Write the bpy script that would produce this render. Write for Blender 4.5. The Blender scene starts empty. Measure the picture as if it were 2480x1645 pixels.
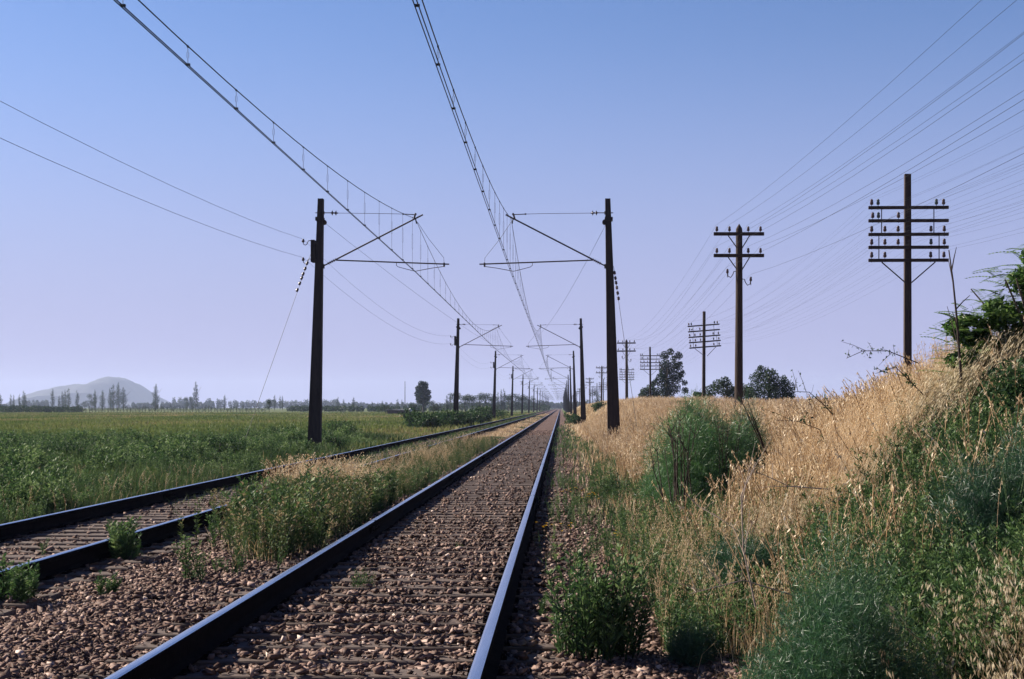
import bpy, math, random
import numpy as np
from mathutils import Vector, Matrix

random.seed(7)
RNG = np.random.default_rng(11)
sc = bpy.context.scene
COL = sc.collection
R = math.radians

# ------------------------------------------------------------------ camera
CAM_Z = 1.47
cam_d = bpy.data.cameras.new('camera')
cam = bpy.data.objects.new('camera', cam_d); COL.objects.link(cam)
cam.location = (0, 0, CAM_Z); cam.rotation_euler = (R(90), 0, 0)
cam_d.sensor_width = 36.0; cam_d.lens = 52.26
cam_d.shift_x = -118 / 2480; cam_d.shift_y = 164.5 / 2480
cam_d.clip_start = 0.1; cam_d.clip_end = 20000
sc.camera = cam

# ------------------------------------------------------------------ sky, sun, exposure
SUN_AZ, SUN_EL = -66.0, 32.0          # degrees from +Y (down the line) towards +X ; elevation
w = bpy.data.worlds.new('World'); sc.world = w; w.use_nodes = True
nt = w.node_tree; nt.nodes.clear()
sky = nt.nodes.new('ShaderNodeTexSky'); sky.sky_type = 'NISHITA'; sky.sun_disc = False
sky.sun_elevation = R(SUN_EL); sky.sun_rotation = R(SUN_AZ)
sky.altitude = 150; sky.air_density = 1.0; sky.dust_density = 0.5; sky.ozone_density = 3.0
tint = nt.nodes.new('ShaderNodeMix'); tint.data_type = 'RGBA'; tint.blend_type = 'MULTIPLY'
tint.inputs[0].default_value = 1.0; tint.inputs[7].default_value = (0.80, 0.90, 1.20, 1)
tcw = nt.nodes.new('ShaderNodeTexCoord'); sxw = nt.nodes.new('ShaderNodeSeparateXYZ')
rw = nt.nodes.new('ShaderNodeValToRGB')
for q, (p, v) in zip((rw.color_ramp.elements[0], rw.color_ramp.elements[1]), ((0.0, 0.95), (0.28, 0.0))):
    q.position = p; q.color = (v, v, v, 1)
rw.color_ramp.interpolation = 'EASE'
hz = nt.nodes.new('ShaderNodeMix'); hz.data_type = 'RGBA'; hz.inputs[7].default_value = (4.35, 4.3, 7.1, 1)   # lilac summer haze near the horizon
bgn = nt.nodes.new('ShaderNodeBackground'); bgn.inputs['Strength'].default_value = 0.0505
wo = nt.nodes.new('ShaderNodeOutputWorld')
L = nt.links.new
L(tcw.outputs['Generated'], sxw.inputs[0]); L(sxw.outputs['Z'], rw.inputs[0]); L(rw.outputs[0], hz.inputs[0])
zen = nt.nodes.new('ShaderNodeValToRGB')            # clear summer sky, darkened above the view towards the zenith to cut fill light
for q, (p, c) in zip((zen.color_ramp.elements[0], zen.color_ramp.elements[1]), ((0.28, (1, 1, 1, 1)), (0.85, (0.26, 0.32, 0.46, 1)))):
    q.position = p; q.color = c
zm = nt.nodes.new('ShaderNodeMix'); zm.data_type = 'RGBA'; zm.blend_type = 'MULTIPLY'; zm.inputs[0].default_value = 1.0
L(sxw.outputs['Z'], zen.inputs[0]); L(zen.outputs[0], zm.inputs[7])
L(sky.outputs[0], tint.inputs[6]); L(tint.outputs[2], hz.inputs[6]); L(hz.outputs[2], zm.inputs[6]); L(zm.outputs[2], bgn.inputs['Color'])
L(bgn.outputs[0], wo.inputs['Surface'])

sun_d = bpy.data.lights.new('sun', 'SUN'); sun_d.energy = 5.0; sun_d.angle = R(0.53); sun_d.color = (1.0, 0.90, 0.77)
sun = bpy.data.objects.new('sun', sun_d); COL.objects.link(sun)
sdir = Vector((math.sin(R(SUN_AZ)) * math.cos(R(SUN_EL)), math.cos(R(SUN_AZ)) * math.cos(R(SUN_EL)), math.sin(R(SUN_EL))))
sun.rotation_euler = sdir.to_track_quat('Z', 'Y').to_euler(); sun.location = (-20, 0, 30)
sc.view_settings.view_transform = 'Standard'; sc.view_settings.look = 'None'
sc.view_settings.exposure = 1.05; sc.view_settings.gamma = 1.0
sc.cycles.volume_bounces = 1 if hasattr(sc, 'cycles') else 0
sc.cycles.max_bounces = 6; sc.cycles.transparent_max_bounces = 8

# ------------------------------------------------------------------ tagging
def tag(o, label=None, cat=None, group=None, kind=None):
    if label: o['label'] = label
    if cat: o['category'] = cat
    if group: o['group'] = group
    if kind: o['kind'] = kind
    return o

def empty(name, loc=(0, 0, 0), rz=0.0):
    o = bpy.data.objects.new(name, None); COL.objects.link(o)
    o.location = loc; o.rotation_euler = (0, 0, rz); o.empty_display_size = 0.2
    return o

def copy_tree(o, parent=None):
    kids = [c for c in o.children]
    c = o.copy(); COL.objects.link(c)
    if parent is not None:
        c.parent = parent
    for k in kids:
        copy_tree(k, c)
    return c

ORD = ['first', 'second', 'third', 'fourth', 'fifth', 'sixth', 'seventh', 'eighth', 'ninth', 'tenth', 'eleventh',
       'twelfth', 'thirteenth', 'fourteenth', 'fifteenth', 'sixteenth', 'seventeenth', 'eighteenth', 'nineteenth', 'twentieth']

# ------------------------------------------------------------------ materials
def mat(name):
    m = bpy.data.materials.new(name); m.use_nodes = True
    n = m.node_tree; n.nodes.clear()
    out = n.nodes.new('ShaderNodeOutputMaterial')
    return m, n, out

def N(n, t, **kw):
    x = n.nodes.new(t)
    for k, v in kw.items():
        if k.startswith('i_'):
            x.inputs[k[2:].replace('_', ' ')].default_value = v
        else:
            setattr(x, k, v)
    return x

def ramp(n, stops, fac=None):
    r = n.nodes.new('ShaderNodeValToRGB'); e = r.color_ramp.elements
    while len(e) < len(stops): e.new(0.5)
    for q, (p, c) in zip(e, stops):
        q.position = p; q.color = (c[0], c[1], c[2], 1)
    if fac is not None: n.links.new(fac, r.inputs[0])
    return r

def noisy(name, stops, scale=6.0, detail=6.0, rough=0.85, metal=0.0, bump=0.3, bscale=None, stretch=(1, 1, 1), spec=0.3, dist=0.02):
    m, n, out = mat(name)
    tc = N(n, 'ShaderNodeTexCoord'); mp = N(n, 'ShaderNodeMapping'); mp.inputs['Scale'].default_value = stretch
    n.links.new(tc.outputs['Object'], mp.inputs[0])
    a = N(n, 'ShaderNodeTexNoise', i_Scale=scale, i_Detail=detail, i_Roughness=0.65)
    n.links.new(mp.outputs[0], a.inputs['Vector'])
    r = ramp(n, stops, a.outputs['Fac'])
    b = N(n, 'ShaderNodeBsdfPrincipled', i_Roughness=rough, i_Metallic=metal)
    b.inputs['Specular IOR Level'].default_value = spec
    n.links.new(r.outputs[0], b.inputs['Base Color'])
    if bump:
        a2 = N(n, 'ShaderNodeTexNoise', i_Scale=bscale or scale * 4, i_Detail=5.0)
        n.links.new(mp.outputs[0], a2.inputs['Vector'])
        bm = N(n, 'ShaderNodeBump', i_Strength=bump, i_Distance=dist)
        n.links.new(a2.outputs['Fac'], bm.inputs['Height']); n.links.new(bm.outputs[0], b.inputs['Normal'])
    n.links.new(b.outputs[0], out.inputs[0])
    return m

def leafmat(name, stops, transl=0.35, gloss=0.06, rough=0.45):
    """tone attribute (0..1, one value per blade or leaf) picks the plant's own colour"""
    m, n, out = mat(name)
    at = N(n, 'ShaderNodeAttribute'); at.attribute_name = 'tone'
    r = ramp(n, stops, at.outputs['Fac'])
    d = N(n, 'ShaderNodeBsdfDiffuse'); t = N(n, 'ShaderNodeBsdfTranslucent')
    n.links.new(r.outputs[0], d.inputs[0]); n.links.new(r.outputs[0], t.inputs[0])
    mx = N(n, 'ShaderNodeMixShader'); mx.inputs[0].default_value = transl
    n.links.new(d.outputs[0], mx.inputs[1]); n.links.new(t.outputs[0], mx.inputs[2])
    g = N(n, 'ShaderNodeBsdfGlossy'); g.inputs['Roughness'].default_value = rough
    g.inputs['Color'].default_value = (0.9, 0.9, 0.9, 1)
    m2 = N(n, 'ShaderNodeMixShader'); m2.inputs[0].default_value = gloss
    n.links.new(mx.outputs[0], m2.inputs[1]); n.links.new(g.outputs[0], m2.inputs[2])
    n.links.new(m2.outputs[0], out.inputs[0])
    return m

M = {}
M['rail'] = noisy('rail_rust', [(0.3, (0.004, 0.004, 0.006)), (0.7, (0.014, 0.010, 0.010))], 9, rough=0.95, bump=0.3, spec=0.03)
M['polish'] = noisy('rail_polished_head', [(0.3, (0.42, 0.46, 0.55)), (0.7, (0.60, 0.62, 0.68))], 3, rough=0.27, metal=1.0, bump=0.03, stretch=(8, 0.4, 8))
M['sleeper'] = noisy('sleeper_wood', [(0.25, (0.045, 0.032, 0.027)), (0.5, (0.115, 0.085, 0.072)), (0.75, (0.21, 0.165, 0.145))], 5, rough=0.9, bump=0.7, stretch=(0.7, 9, 9), dist=0.01)
M['mast'] = noisy('mast_steel', [(0.3, (0.020, 0.016, 0.016)), (0.7, (0.050, 0.036, 0.031))], 4, rough=0.85, bump=0.25, stretch=(3, 3, .5))
M['tube'] = noisy('cantilever_steel', [(0.3, (0.05, 0.045, 0.04)), (0.7, (0.10, 0.08, 0.07))], 6, rough=0.7, bump=0.1)
M['insul'] = noisy('glazed_porcelain', [(0.3, (0.035, 0.016, 0.014)), (0.7, (0.07, 0.03, 0.024))], 5, rough=0.3, bump=0.0, spec=0.5)
M['insul_glass'] = noisy('green_glass_insulator', [(0.3, (0.02, 0.035, 0.03)), (0.7, (0.04, 0.06, 0.05))], 5, rough=0.2, bump=0.0, spec=0.5)
M['wire'] = noisy('weathered_copper_wire', [(0.3, (0.012, 0.016, 0.018)), (0.7, (0.03, 0.032, 0.03))], 8, rough=0.6, bump=0.0)
M['wood'] = noisy('telegraph_pole_wood', [(0.3, (0.022, 0.015, 0.013)), (0.5, (0.042, 0.028, 0.022)), (0.75, (0.075, 0.052, 0.040))], 5, rough=0.9, bump=0.5, stretch=(6, 6, 0.5))
M['bark'] = noisy('tree_bark', [(0.3, (0.05, 0.04, 0.03)), (0.7, (0.12, 0.10, 0.08))], 6, rough=0.9, bump=0.5)
M['twig'] = noisy('dead_dark_stalk', [(0.3, (0.022, 0.016, 0.013)), (0.7, (0.06, 0.042, 0.032))], 12, rough=0.9, bump=0.2)
M['pale_twig'] = noisy('bleached_dry_branch', [(0.3, (0.22, 0.17, 0.14)), (0.7, (0.42, 0.34, 0.28))], 12, rough=0.9, bump=0.2)
M['green_stem'] = noisy('green_stem', [(0.3, (0.05, 0.10, 0.04)), (0.7, (0.12, 0.18, 0.08))], 9, rough=0.7, bump=0.0)
# tone 0..1
M['oat'] = leafmat('pale_oat_heads', [(0.0, (0.10, 0.075, 0.04)), (0.55, (0.24, 0.18, 0.095)), (0.75, (0.46, 0.37, 0.22)), (1.0, (0.80, 0.72, 0.54))], 0.35, 0.03, 0.5)
M['bush_bright'] = leafmat('bright_bush_leaves', [(0.0, (0.025, 0.06, 0.018)), (0.5, (0.06, 0.13, 0.035)), (1.0, (0.22, 0.33, 0.09))], 0.45, 0.03)  # leaf colour lightened to make up for dim light on this bush
M['dry'] = leafmat('dry_grass_blades', [(0.0, (0.13, 0.068, 0.034)), (0.35, (0.38, 0.240, 0.125)), (0.7, (0.61, 0.455, 0.27)), (1.0, (0.84, 0.72, 0.52))], 0.35, 0.03, 0.5)
M['green'] = leafmat('green_grass_blades', [(0.0, (0.018, 0.038, 0.013)), (0.4, (0.040, 0.080, 0.022)), (0.75, (0.088, 0.135, 0.036)), (0.9, (0.15, 0.15, 0.06)), (1.0, (0.38, 0.29, 0.16))], 0.30, 0.03, 0.6)
M['meadow'] = leafmat('meadow_blades', [(0.0, (0.040, 0.075, 0.018)), (0.4, (0.090, 0.135, 0.030)), (0.75, (0.155, 0.185, 0.048)), (0.9, (0.20, 0.20, 0.075)), (1.0, (0.32, 0.23, 0.11))], 0.30, 0.02, 0.6)
M['weed'] = leafmat('weed_leaves', [(0.0, (0.012, 0.028, 0.014)), (0.5, (0.036, 0.080, 0.030)), (0.85, (0.080, 0.150, 0.044)), (1.0, (0.17, 0.24, 0.09))], 0.35, 0.02, 0.5)
M['fennel'] = leafmat('fennel_threads', [(0.0, (0.010, 0.036, 0.022)), (0.5, (0.026, 0.085, 0.042)), (1.0, (0.095, 0.21, 0.06))], 0.35, 0.05)
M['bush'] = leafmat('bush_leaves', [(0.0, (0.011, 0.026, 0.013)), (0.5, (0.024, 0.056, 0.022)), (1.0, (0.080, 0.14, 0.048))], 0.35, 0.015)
M['tree'] = leafmat('tree_leaves', [(0.0, (0.012, 0.026, 0.016)), (0.5, (0.026, 0.052, 0.027)), (1.0, (0.065, 0.105, 0.042))], 0.3, 0.02)
M['yellow'] = leafmat('yellow_petals', [(0.0, (0.60, 0.30, 0.01)), (1.0, (0.85, 0.55, 0.03))], 0.2, 0.02)
M['stone'] = leafmat('crushed_ballast_stone', [(0.0, (0.030, 0.016, 0.013)), (0.35, (0.115, 0.072, 0.057)), (0.7, (0.255, 0.172, 0.14)), (0.92, (0.42, 0.305, 0.255)), (1.0, (0.58, 0.46, 0.39))], 0.0, 0.02, 0.6)

# ------------------------------------------------------------------ mesh helpers
def arr_mesh(name, V, faces, material, tone=None, parent=None, smooth=False, matidx=None, loc=None):
    me = bpy.data.meshes.new(name)
    V = np.ascontiguousarray(V, dtype=np.float32)
    faces = [np.asarray(f, dtype=np.int32) for f in faces if len(f)]
    me.vertices.add(len(V)); me.vertices.foreach_set('co', V.ravel())
    nl = sum(f.size for f in faces); nf = sum(len(f) for f in faces)
    me.loops.add(nl); me.loops.foreach_set('vertex_index', np.concatenate([f.ravel() for f in faces]))
    me.polygons.add(nf)
    tot = np.concatenate([np.full(len(f), f.shape[1], dtype=np.int32) for f in faces])
    st = np.concatenate([[0], np.cumsum(tot)[:-1]]).astype(np.int32)
    me.polygons.foreach_set('loop_start', st); me.polygons.foreach_set('loop_total', tot)
    mats = material if isinstance(material, (list, tuple)) else [material]
    for q in mats: me.materials.append(q)
    if matidx is not None: me.polygons.foreach_set('material_index', np.asarray(matidx, dtype=np.int32))
    if smooth: me.polygons.foreach_set('use_smooth', np.ones(nf, dtype=bool))
    if tone is not None:
        a = me.attributes.new('tone', 'FLOAT', 'POINT'); a.data.foreach_set('value', np.asarray(tone, dtype=np.float32))
    me.update(calc_edges=True); me.validate()
    o = bpy.data.objects.new(name, me); COL.objects.link(o)
    if parent is not None: o.parent = parent
    if loc is not None: o.location = loc
    return o

class MB:
    def __init__(s): s.v = []; s.f = []; s.m = []; s.sm = []
    def add(s, vs, fs, mi=0, sm=False):
        b = len(s.v); s.v += [tuple(p) for p in vs]
        for f in fs: s.f.append([b + i for i in f]); s.m.append(mi); s.sm.append(sm)
    def frustum(s, b0, b1, z0, z1, mi=0):
        """b = (x0,x1,y0,y1) at bottom and top"""
        vs = [(b0[0], b0[2], z0), (b0[1], b0[2], z0), (b0[1], b0[3], z0), (b0[0], b0[3], z0),
              (b1[0], b1[2], z1), (b1[1], b1[2], z1), (b1[1], b1[3], z1), (b1[0], b1[3], z1)]
        s.add(vs, [(0, 3, 2, 1), (4, 5, 6, 7), (0, 1, 5, 4), (1, 2, 6, 5), (2, 3, 7, 6), (3, 0, 4, 7)], mi)
    def box(s, x0, x1, y0, y1, z0, z1, mi=0, ch=0.0):
        if ch <= 0: return s.frustum((x0, x1, y0, y1), (x0, x1, y0, y1), z0, z1, mi)
        s.frustum((x0 + ch, x1 - ch, y0 + ch, y1 - ch), (x0, x1, y0, y1), z0, z0 + ch, mi)
        s.frustum((x0, x1, y0, y1), (x0, x1, y0, y1), z0 + ch, z1 - ch, mi)
        s.frustum((x0, x1, y0, y1), (x0 + ch, x1 - ch, y0 + ch, y1 - ch), z1 - ch, z1, mi)
    def tube(s, pts, r, n=8, mi=0, cap=True):
        pts = [Vector(p) for p in pts]; k = len(pts)
        rs = r if isinstance(r, (list, tuple)) else [r] * k
        vs = []; up = None
        for i, p in enumerate(pts):
            t = (pts[min(i + 1, k - 1)] - pts[max(i - 1, 0)]).normalized()
            if up is None:
                up = Vector((0, 0, 1)) if abs(t.z) < 0.9 else Vector((1, 0, 0))
            a = t.cross(up)
            if a.length < 1e-4: a = t.orthogonal()
            a.normalize(); b = a.cross(t).normalized(); up = b
            for j in range(n):
                q = 2 * math.pi * j / n
                vs.append(p + (a * math.cos(q) + b * math.sin(q)) * rs[i])
        fs = []
        for i in range(k - 1):
            for j in range(n):
                j2 = (j + 1) % n
                fs.append((i * n + j, i * n + j2, (i + 1) * n + j2, (i + 1) * n + j))
        s.add(vs, fs, mi, n > 4)
        if cap: s.add(vs[:n], [tuple(range(n - 1, -1, -1))], mi); s.add(vs[-n:], [tuple(range(n))], mi)
    def lathe(s, p0, p1, prof, n=12, mi=0):
        """profile [(t along p0->p1 in metres, radius)]"""
        p0 = Vector(p0); t = (Vector(p1) - p0).normalized(); a = t.orthogonal().normalized(); b = a.cross(t)
        vs = []
        for d, r in prof:
            for j in range(n):
                q = 2 * math.pi * j / n
                vs.append(p0 + t * d + (a * math.cos(q) + b * math.sin(q)) * max(r, 1e-4))
        fs = []
        for i in range(len(prof) - 1):
            for j in range(n):
                j2 = (j + 1) % n
                fs.append((i * n + j, (i + 1) * n + j, (i + 1) * n + j2, i * n + j2))
        s.add(vs, fs, mi, True)
    def build(s, name, mats, parent=None, loc=None):
        me = bpy.data.meshes.new(name); me.from_pydata(s.v, [], s.f)
        for q in (mats if isinstance(mats, (list, tuple)) else [mats]): me.materials.append(q)
        me.polygons.foreach_set('material_index', s.m); me.polygons.foreach_set('use_smooth', s.sm)
        me.update()
        o = bpy.data.objects.new(name, me); COL.objects.link(o)
        if parent is not None: o.parent = parent
        if loc is not None: o.location = loc
        return o

# value noise, vectorised
_G = RNG.random((256, 256))
def vn(x, y, s=1.0, o=0):
    x = np.asarray(x, float) / s + 37.2 * o + 1000; y = np.asarray(y, float) / s + 91.7 * o + 1000
    xi = np.floor(x).astype(int); yi = np.floor(y).astype(int); fx = x - xi; fy = y - yi
    fx = fx * fx * (3 - 2 * fx); fy = fy * fy * (3 - 2 * fy)
    g = lambda a, b: _G[a % 256, b % 256]
    return (g(xi, yi) * (1 - fx) + g(xi + 1, yi) * fx) * (1 - fy) + (g(xi, yi + 1) * (1 - fx) + g(xi + 1, yi + 1) * fx) * fy
def sstep(a, b, x):
    t = np.clip((np.asarray(x, float) - a) / (b - a), 0, 1); return t * t * (3 - 2 * t)

def gz(x, y):
    """height of the ground sheet"""
    x = np.asarray(x, float); y = np.asarray(y, float)
    bank = np.interp(x, [0.7, 1.2, 1.8, 3.0, 4.2, 5.2, 9, 40, 90], [-0.09, 0.04, 0.18, 0.56, 0.92, 1.00, 1.02, 0.95, 0.0]) * (1 + .75 * sstep(45, 115, y) * sstep(1.5, 3.5, x))
    bank = np.where(x > 1.0, bank * (1 - sstep(260, 560, y)) , bank)
    mound = (1 - sstep(13, 25, y)) * sstep(1.5, 4.2, x) * 0.66 * (1 - sstep(8, 14, x))
    left = np.interp(x, [-60, -12, -7.6, -6.9], [-0.1, -0.1, -0.08, -0.09])
    z = np.where(x > 0.7, bank + mound, np.where(x < -6.9, left, -0.09))
    z = z + np.where((x > 1.0) | (x < -7.5), (vn(x, y, 1.3, 1) - 0.5) * 0.10 + (vn(x, y, 5, 2) - 0.5) * 0.12, 0.0)
    return z
def g1(x, y): return float(gz(x, y))

# ------------------------------------------------------------------ ground sheet
gx = np.concatenate([np.linspace(-3400, -200, 18), np.linspace(-180, -24, 28), np.arange(-22, -7, 0.5), [-7.0, -6.9, -6.0, -4, -2, 0, 0.6], np.arange(0.7, 9.3, 0.15),
                     np.arange(9.5, 30, 1.0), np.linspace(34, 200, 22), np.linspace(260, 2700, 12)])
gy = np.concatenate([[-45, -30, -20, -12, -8], np.arange(-5, 40, 0.25), np.arange(40, 120, 1.0), np.geomspace(122, 6900, 70)])
GX, GY = np.meshgrid(gx, gy, indexing='ij')
GV = np.stack([GX, GY, gz(GX, GY)], -1).reshape(-1, 3)
ni, nj = len(gx), len(gy)
ii, jj = np.meshgrid(np.arange(ni - 1), np.arange(nj - 1), indexing='ij')
q = (ii * nj + jj).ravel()
GF = np.stack([q, q + nj, q + nj + 1, q + 1], 1)

def ground_mat():
    m, n, out = mat('meadow_and_bank_soil')
    ge = N(n, 'ShaderNodeNewGeometry'); sx = N(n, 'ShaderNodeSeparateXYZ'); n.links.new(ge.outputs['Position'], sx.inputs[0])
    n1 = N(n, 'ShaderNodeTexNoise', i_Scale=0.09, i_Detail=8.0, i_Roughness=0.7); n.links.new(ge.outputs['Position'], n1.inputs['Vector'])
    n2 = N(n, 'ShaderNodeTexNoise', i_Scale=7.0, i_Detail=6.0, i_Roughness=0.7); n.links.new(ge.outputs['Position'], n2.inputs['Vector'])
    field = ramp(n, [(0.3, (0.045, 0.075, 0.022)), (0.5, (0.085, 0.110, 0.034)), (0.62, (0.12, 0.13, 0.045)), (0.75, (0.18, 0.15, 0.07))], n1.outputs['Fac'])
    soil = ramp(n, [(0.3, (0.04, 0.026, 0.018)), (0.5, (0.10, 0.068, 0.045)), (0.7, (0.20, 0.14, 0.09))], n2.outputs['Fac'])
    mr = N(n, 'ShaderNodeMapRange'); mr.inputs['From Min'].default_value = -9; mr.inputs['From Max'].default_value = -30
    n.links.new(sx.outputs['X'], mr.inputs['Value'])
    fy = N(n, 'ShaderNodeMapRange'); fy.inputs['From Min'].default_value = 90; fy.inputs['From Max'].default_value = 220
    n.links.new(sx.outputs['Y'], fy.inputs['Value'])
    mxm = N(n, 'ShaderNodeMath', operation='MAXIMUM'); n.links.new(mr.outputs[0], mxm.inputs[0]); n.links.new(fy.outputs[0], mxm.inputs[1])
    mx = N(n, 'ShaderNodeMix', data_type='RGBA'); n.links.new(mxm.outputs[0], mx.inputs[0])
    n.links.new(soil.outputs[0], mx.inputs[6]); n.links.new(field.outputs[0], mx.inputs[7])
    b = N(n, 'ShaderNodeBsdfPrincipled', i_Roughness=0.95); b.inputs['Specular IOR Level'].default_value = 0.1
    n.links.new(mx.outputs[2], b.inputs['Base Color'])
    bm = N(n, 'ShaderNodeBump', i_Strength=0.8, i_Distance=0.05); n.links.new(n2.outputs['Fac'], bm.inputs['Height']); n.links.new(bm.outputs[0], b.inputs['Normal'])
    n.links.new(b.outputs[0], out.inputs[0])
    return m
tag(arr_mesh('ground', GV, [GF], ground_mat(), smooth=True), kind='structure')

# ------------------------------------------------------------------ ballast bed
SLEEP = 0.5
TR = [(-1.29, 'near'), (-5.335, 'far')]       # track centres
def bed_z(x, y):
    x = np.asarray(x, float); y = np.asarray(y, float)
    z = -0.035 + 0 * x
    z = z + 0.05 * np.exp(-((x + 3.31) / 0.38) ** 2) * (0.6 + 0.8 * vn(x, y, 2.5, 5))
    z = z + (vn(x, y, 0.28, 4) - 0.5) * 0.035 + (vn(x, y, 1.7, 6) - 0.5) * 0.02
    edge = sstep(0.55, 1.05, x) + (1 - sstep(-7.35, -6.85, x))
    return z - 0.12 * edge
bx = np.arange(-7.4, 1.151, 0.05)
by = np.concatenate([np.arange(1.0, 32, 0.07), np.arange(32, 90, 0.4), np.geomspace(90.5, 1600, 60)])
BX, BY = np.meshgrid(bx, by, indexing='ij')
BV = np.stack([BX, BY, bed_z(BX, BY)], -1).reshape(-1, 3)
ni, nj = len(bx), len(by); ii, jj = np.meshgrid(np.arange(ni - 1), np.arange(nj - 1), indexing='ij'); q = (ii * nj + jj).ravel()
def bed_mat():
    m, n, out = mat('ballast_bed_gravel')
    ge = N(n, 'ShaderNodeNewGeometry')
    v = N(n, 'ShaderNodeTexVoronoi', i_Scale=16.0); v.inputs['Randomness'].default_value = 1.0; n.links.new(ge.outputs['Position'], v.inputs['Vector'])
    n2 = N(n, 'ShaderNodeTexNoise', i_Scale=0.5, i_Detail=8.0, i_Roughness=0.75); n.links.new(ge.outputs['Position'], n2.inputs['Vector'])
    sp = N(n, 'ShaderNodeSeparateColor'); n.links.new(v.outputs['Color'], sp.inputs[0])
    ad = N(n, 'ShaderNodeMath', operation='MULTIPLY_ADD'); n.links.new(n2.outputs['Fac'], ad.inputs[0]); ad.inputs[1].default_value = 0.5
    ml = N(n, 'ShaderNodeMath', operation='MULTIPLY'); n.links.new(sp.outputs[0], ml.inputs[0]); ml.inputs[1].default_value = 0.6
    n.links.new(ml.outputs[0], ad.inputs[2])
    r = ramp(n, [(0.15, (0.025, 0.015, 0.013)), (0.45, (0.07, 0.042, 0.035)), (0.7, (0.16, 0.10, 0.082)), (0.9, (0.28, 0.19, 0.155))], ad.outputs[0])
    b = N(n, 'ShaderNodeBsdfPrincipled', i_Roughness=0.9); b.inputs['Specular IOR Level'].default_value = 0.2
    n.links.new(r.outputs[0], b.inputs['Base Color'])
    bm = N(n, 'ShaderNodeBump', i_Strength=1.0, i_Distance=0.04); bm.invert = True
    n.links.new(v.outputs['Distance'], bm.inputs['Height']); n.links.new(bm.outputs[0], b.inputs['Normal'])
    n.links.new(b.outputs[0], out.inputs[0]); return m
tag(arr_mesh('ballast_bed', BV, [np.stack([q, q + nj, q + nj + 1, q + 1], 1)], bed_mat()), kind='structure')

# loose crushed stones, real geometry
def ico():
    t = (1 + 5 ** 0.5) / 2
    v = np.array([(-1, t, 0), (1, t, 0), (-1, -t, 0), (1, -t, 0), (0, -1, t), (0, 1, t), (0, -1, -t), (0, 1, -t), (t, 0, -1), (t, 0, 1), (-t, 0, -1), (-t, 0, 1)], float)
    v /= np.linalg.norm(v[0])
    f = np.array([(0, 11, 5), (0, 5, 1), (0, 1, 7), (0, 7, 10), (0, 10, 11), (1, 5, 9), (5, 11, 4), (11, 10, 2), (10, 7, 6), (7, 1, 8), (3, 9, 4), (3, 4, 2), (3, 2, 6), (3, 6, 8), (3, 8, 9), (4, 9, 5), (2, 4, 11), (6, 2, 10), (8, 6, 7), (9, 8, 1)])
    return v, f
def in_view(x, y, m=260):
    px = 1358 + x / y * 3600
    return (px > -m) & (px < 2480 + m)
def samp(n, x0, x1, y0, y1, p=1.5, m=260):
    """positions on the ground, thinning out with distance"""
    xs = []; ys = []; tot = 0
    while tot < n:
        u = RNG.random(n * 2)
        if abs(p - 1) < 1e-6: y = y0 * (y1 / y0) ** u
        else: y = (y0 ** (1 - p) + u * (y1 ** (1 - p) - y0 ** (1 - p))) ** (1 / (1 - p))
        lo = np.maximum(x0, (-m - 1358) / 3600 * y); hi = np.minimum(x1, (2480 + m - 1358) / 3600 * y)
        x = x0 + RNG.random(n * 2) * (x1 - x0)
        k = (x > lo) & (x < hi)
        xs.append(x[k]); ys.append(y[k]); tot += k.sum()
        if k.sum() == 0: break
    return np.concatenate(xs)[:n], np.concatenate(ys)[:n]
def rot_rand(n):
    q4 = RNG.normal(size=(n, 4)); q4 /= np.linalg.norm(q4, axis=1)[:, None]
    a, b, c, d = q4.T
    return np.stack([np.stack([1 - 2 * (c * c + d * d), 2 * (b * c - a * d), 2 * (b * d + a * c)], -1),
                     np.stack([2 * (b * c + a * d), 1 - 2 * (b * b + d * d), 2 * (c * d - a * b)], -1),
                     np.stack([2 * (b * d - a * c), 2 * (c * d + a * b), 1 - 2 * (b * b + c * c)], -1)], 1)
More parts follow.
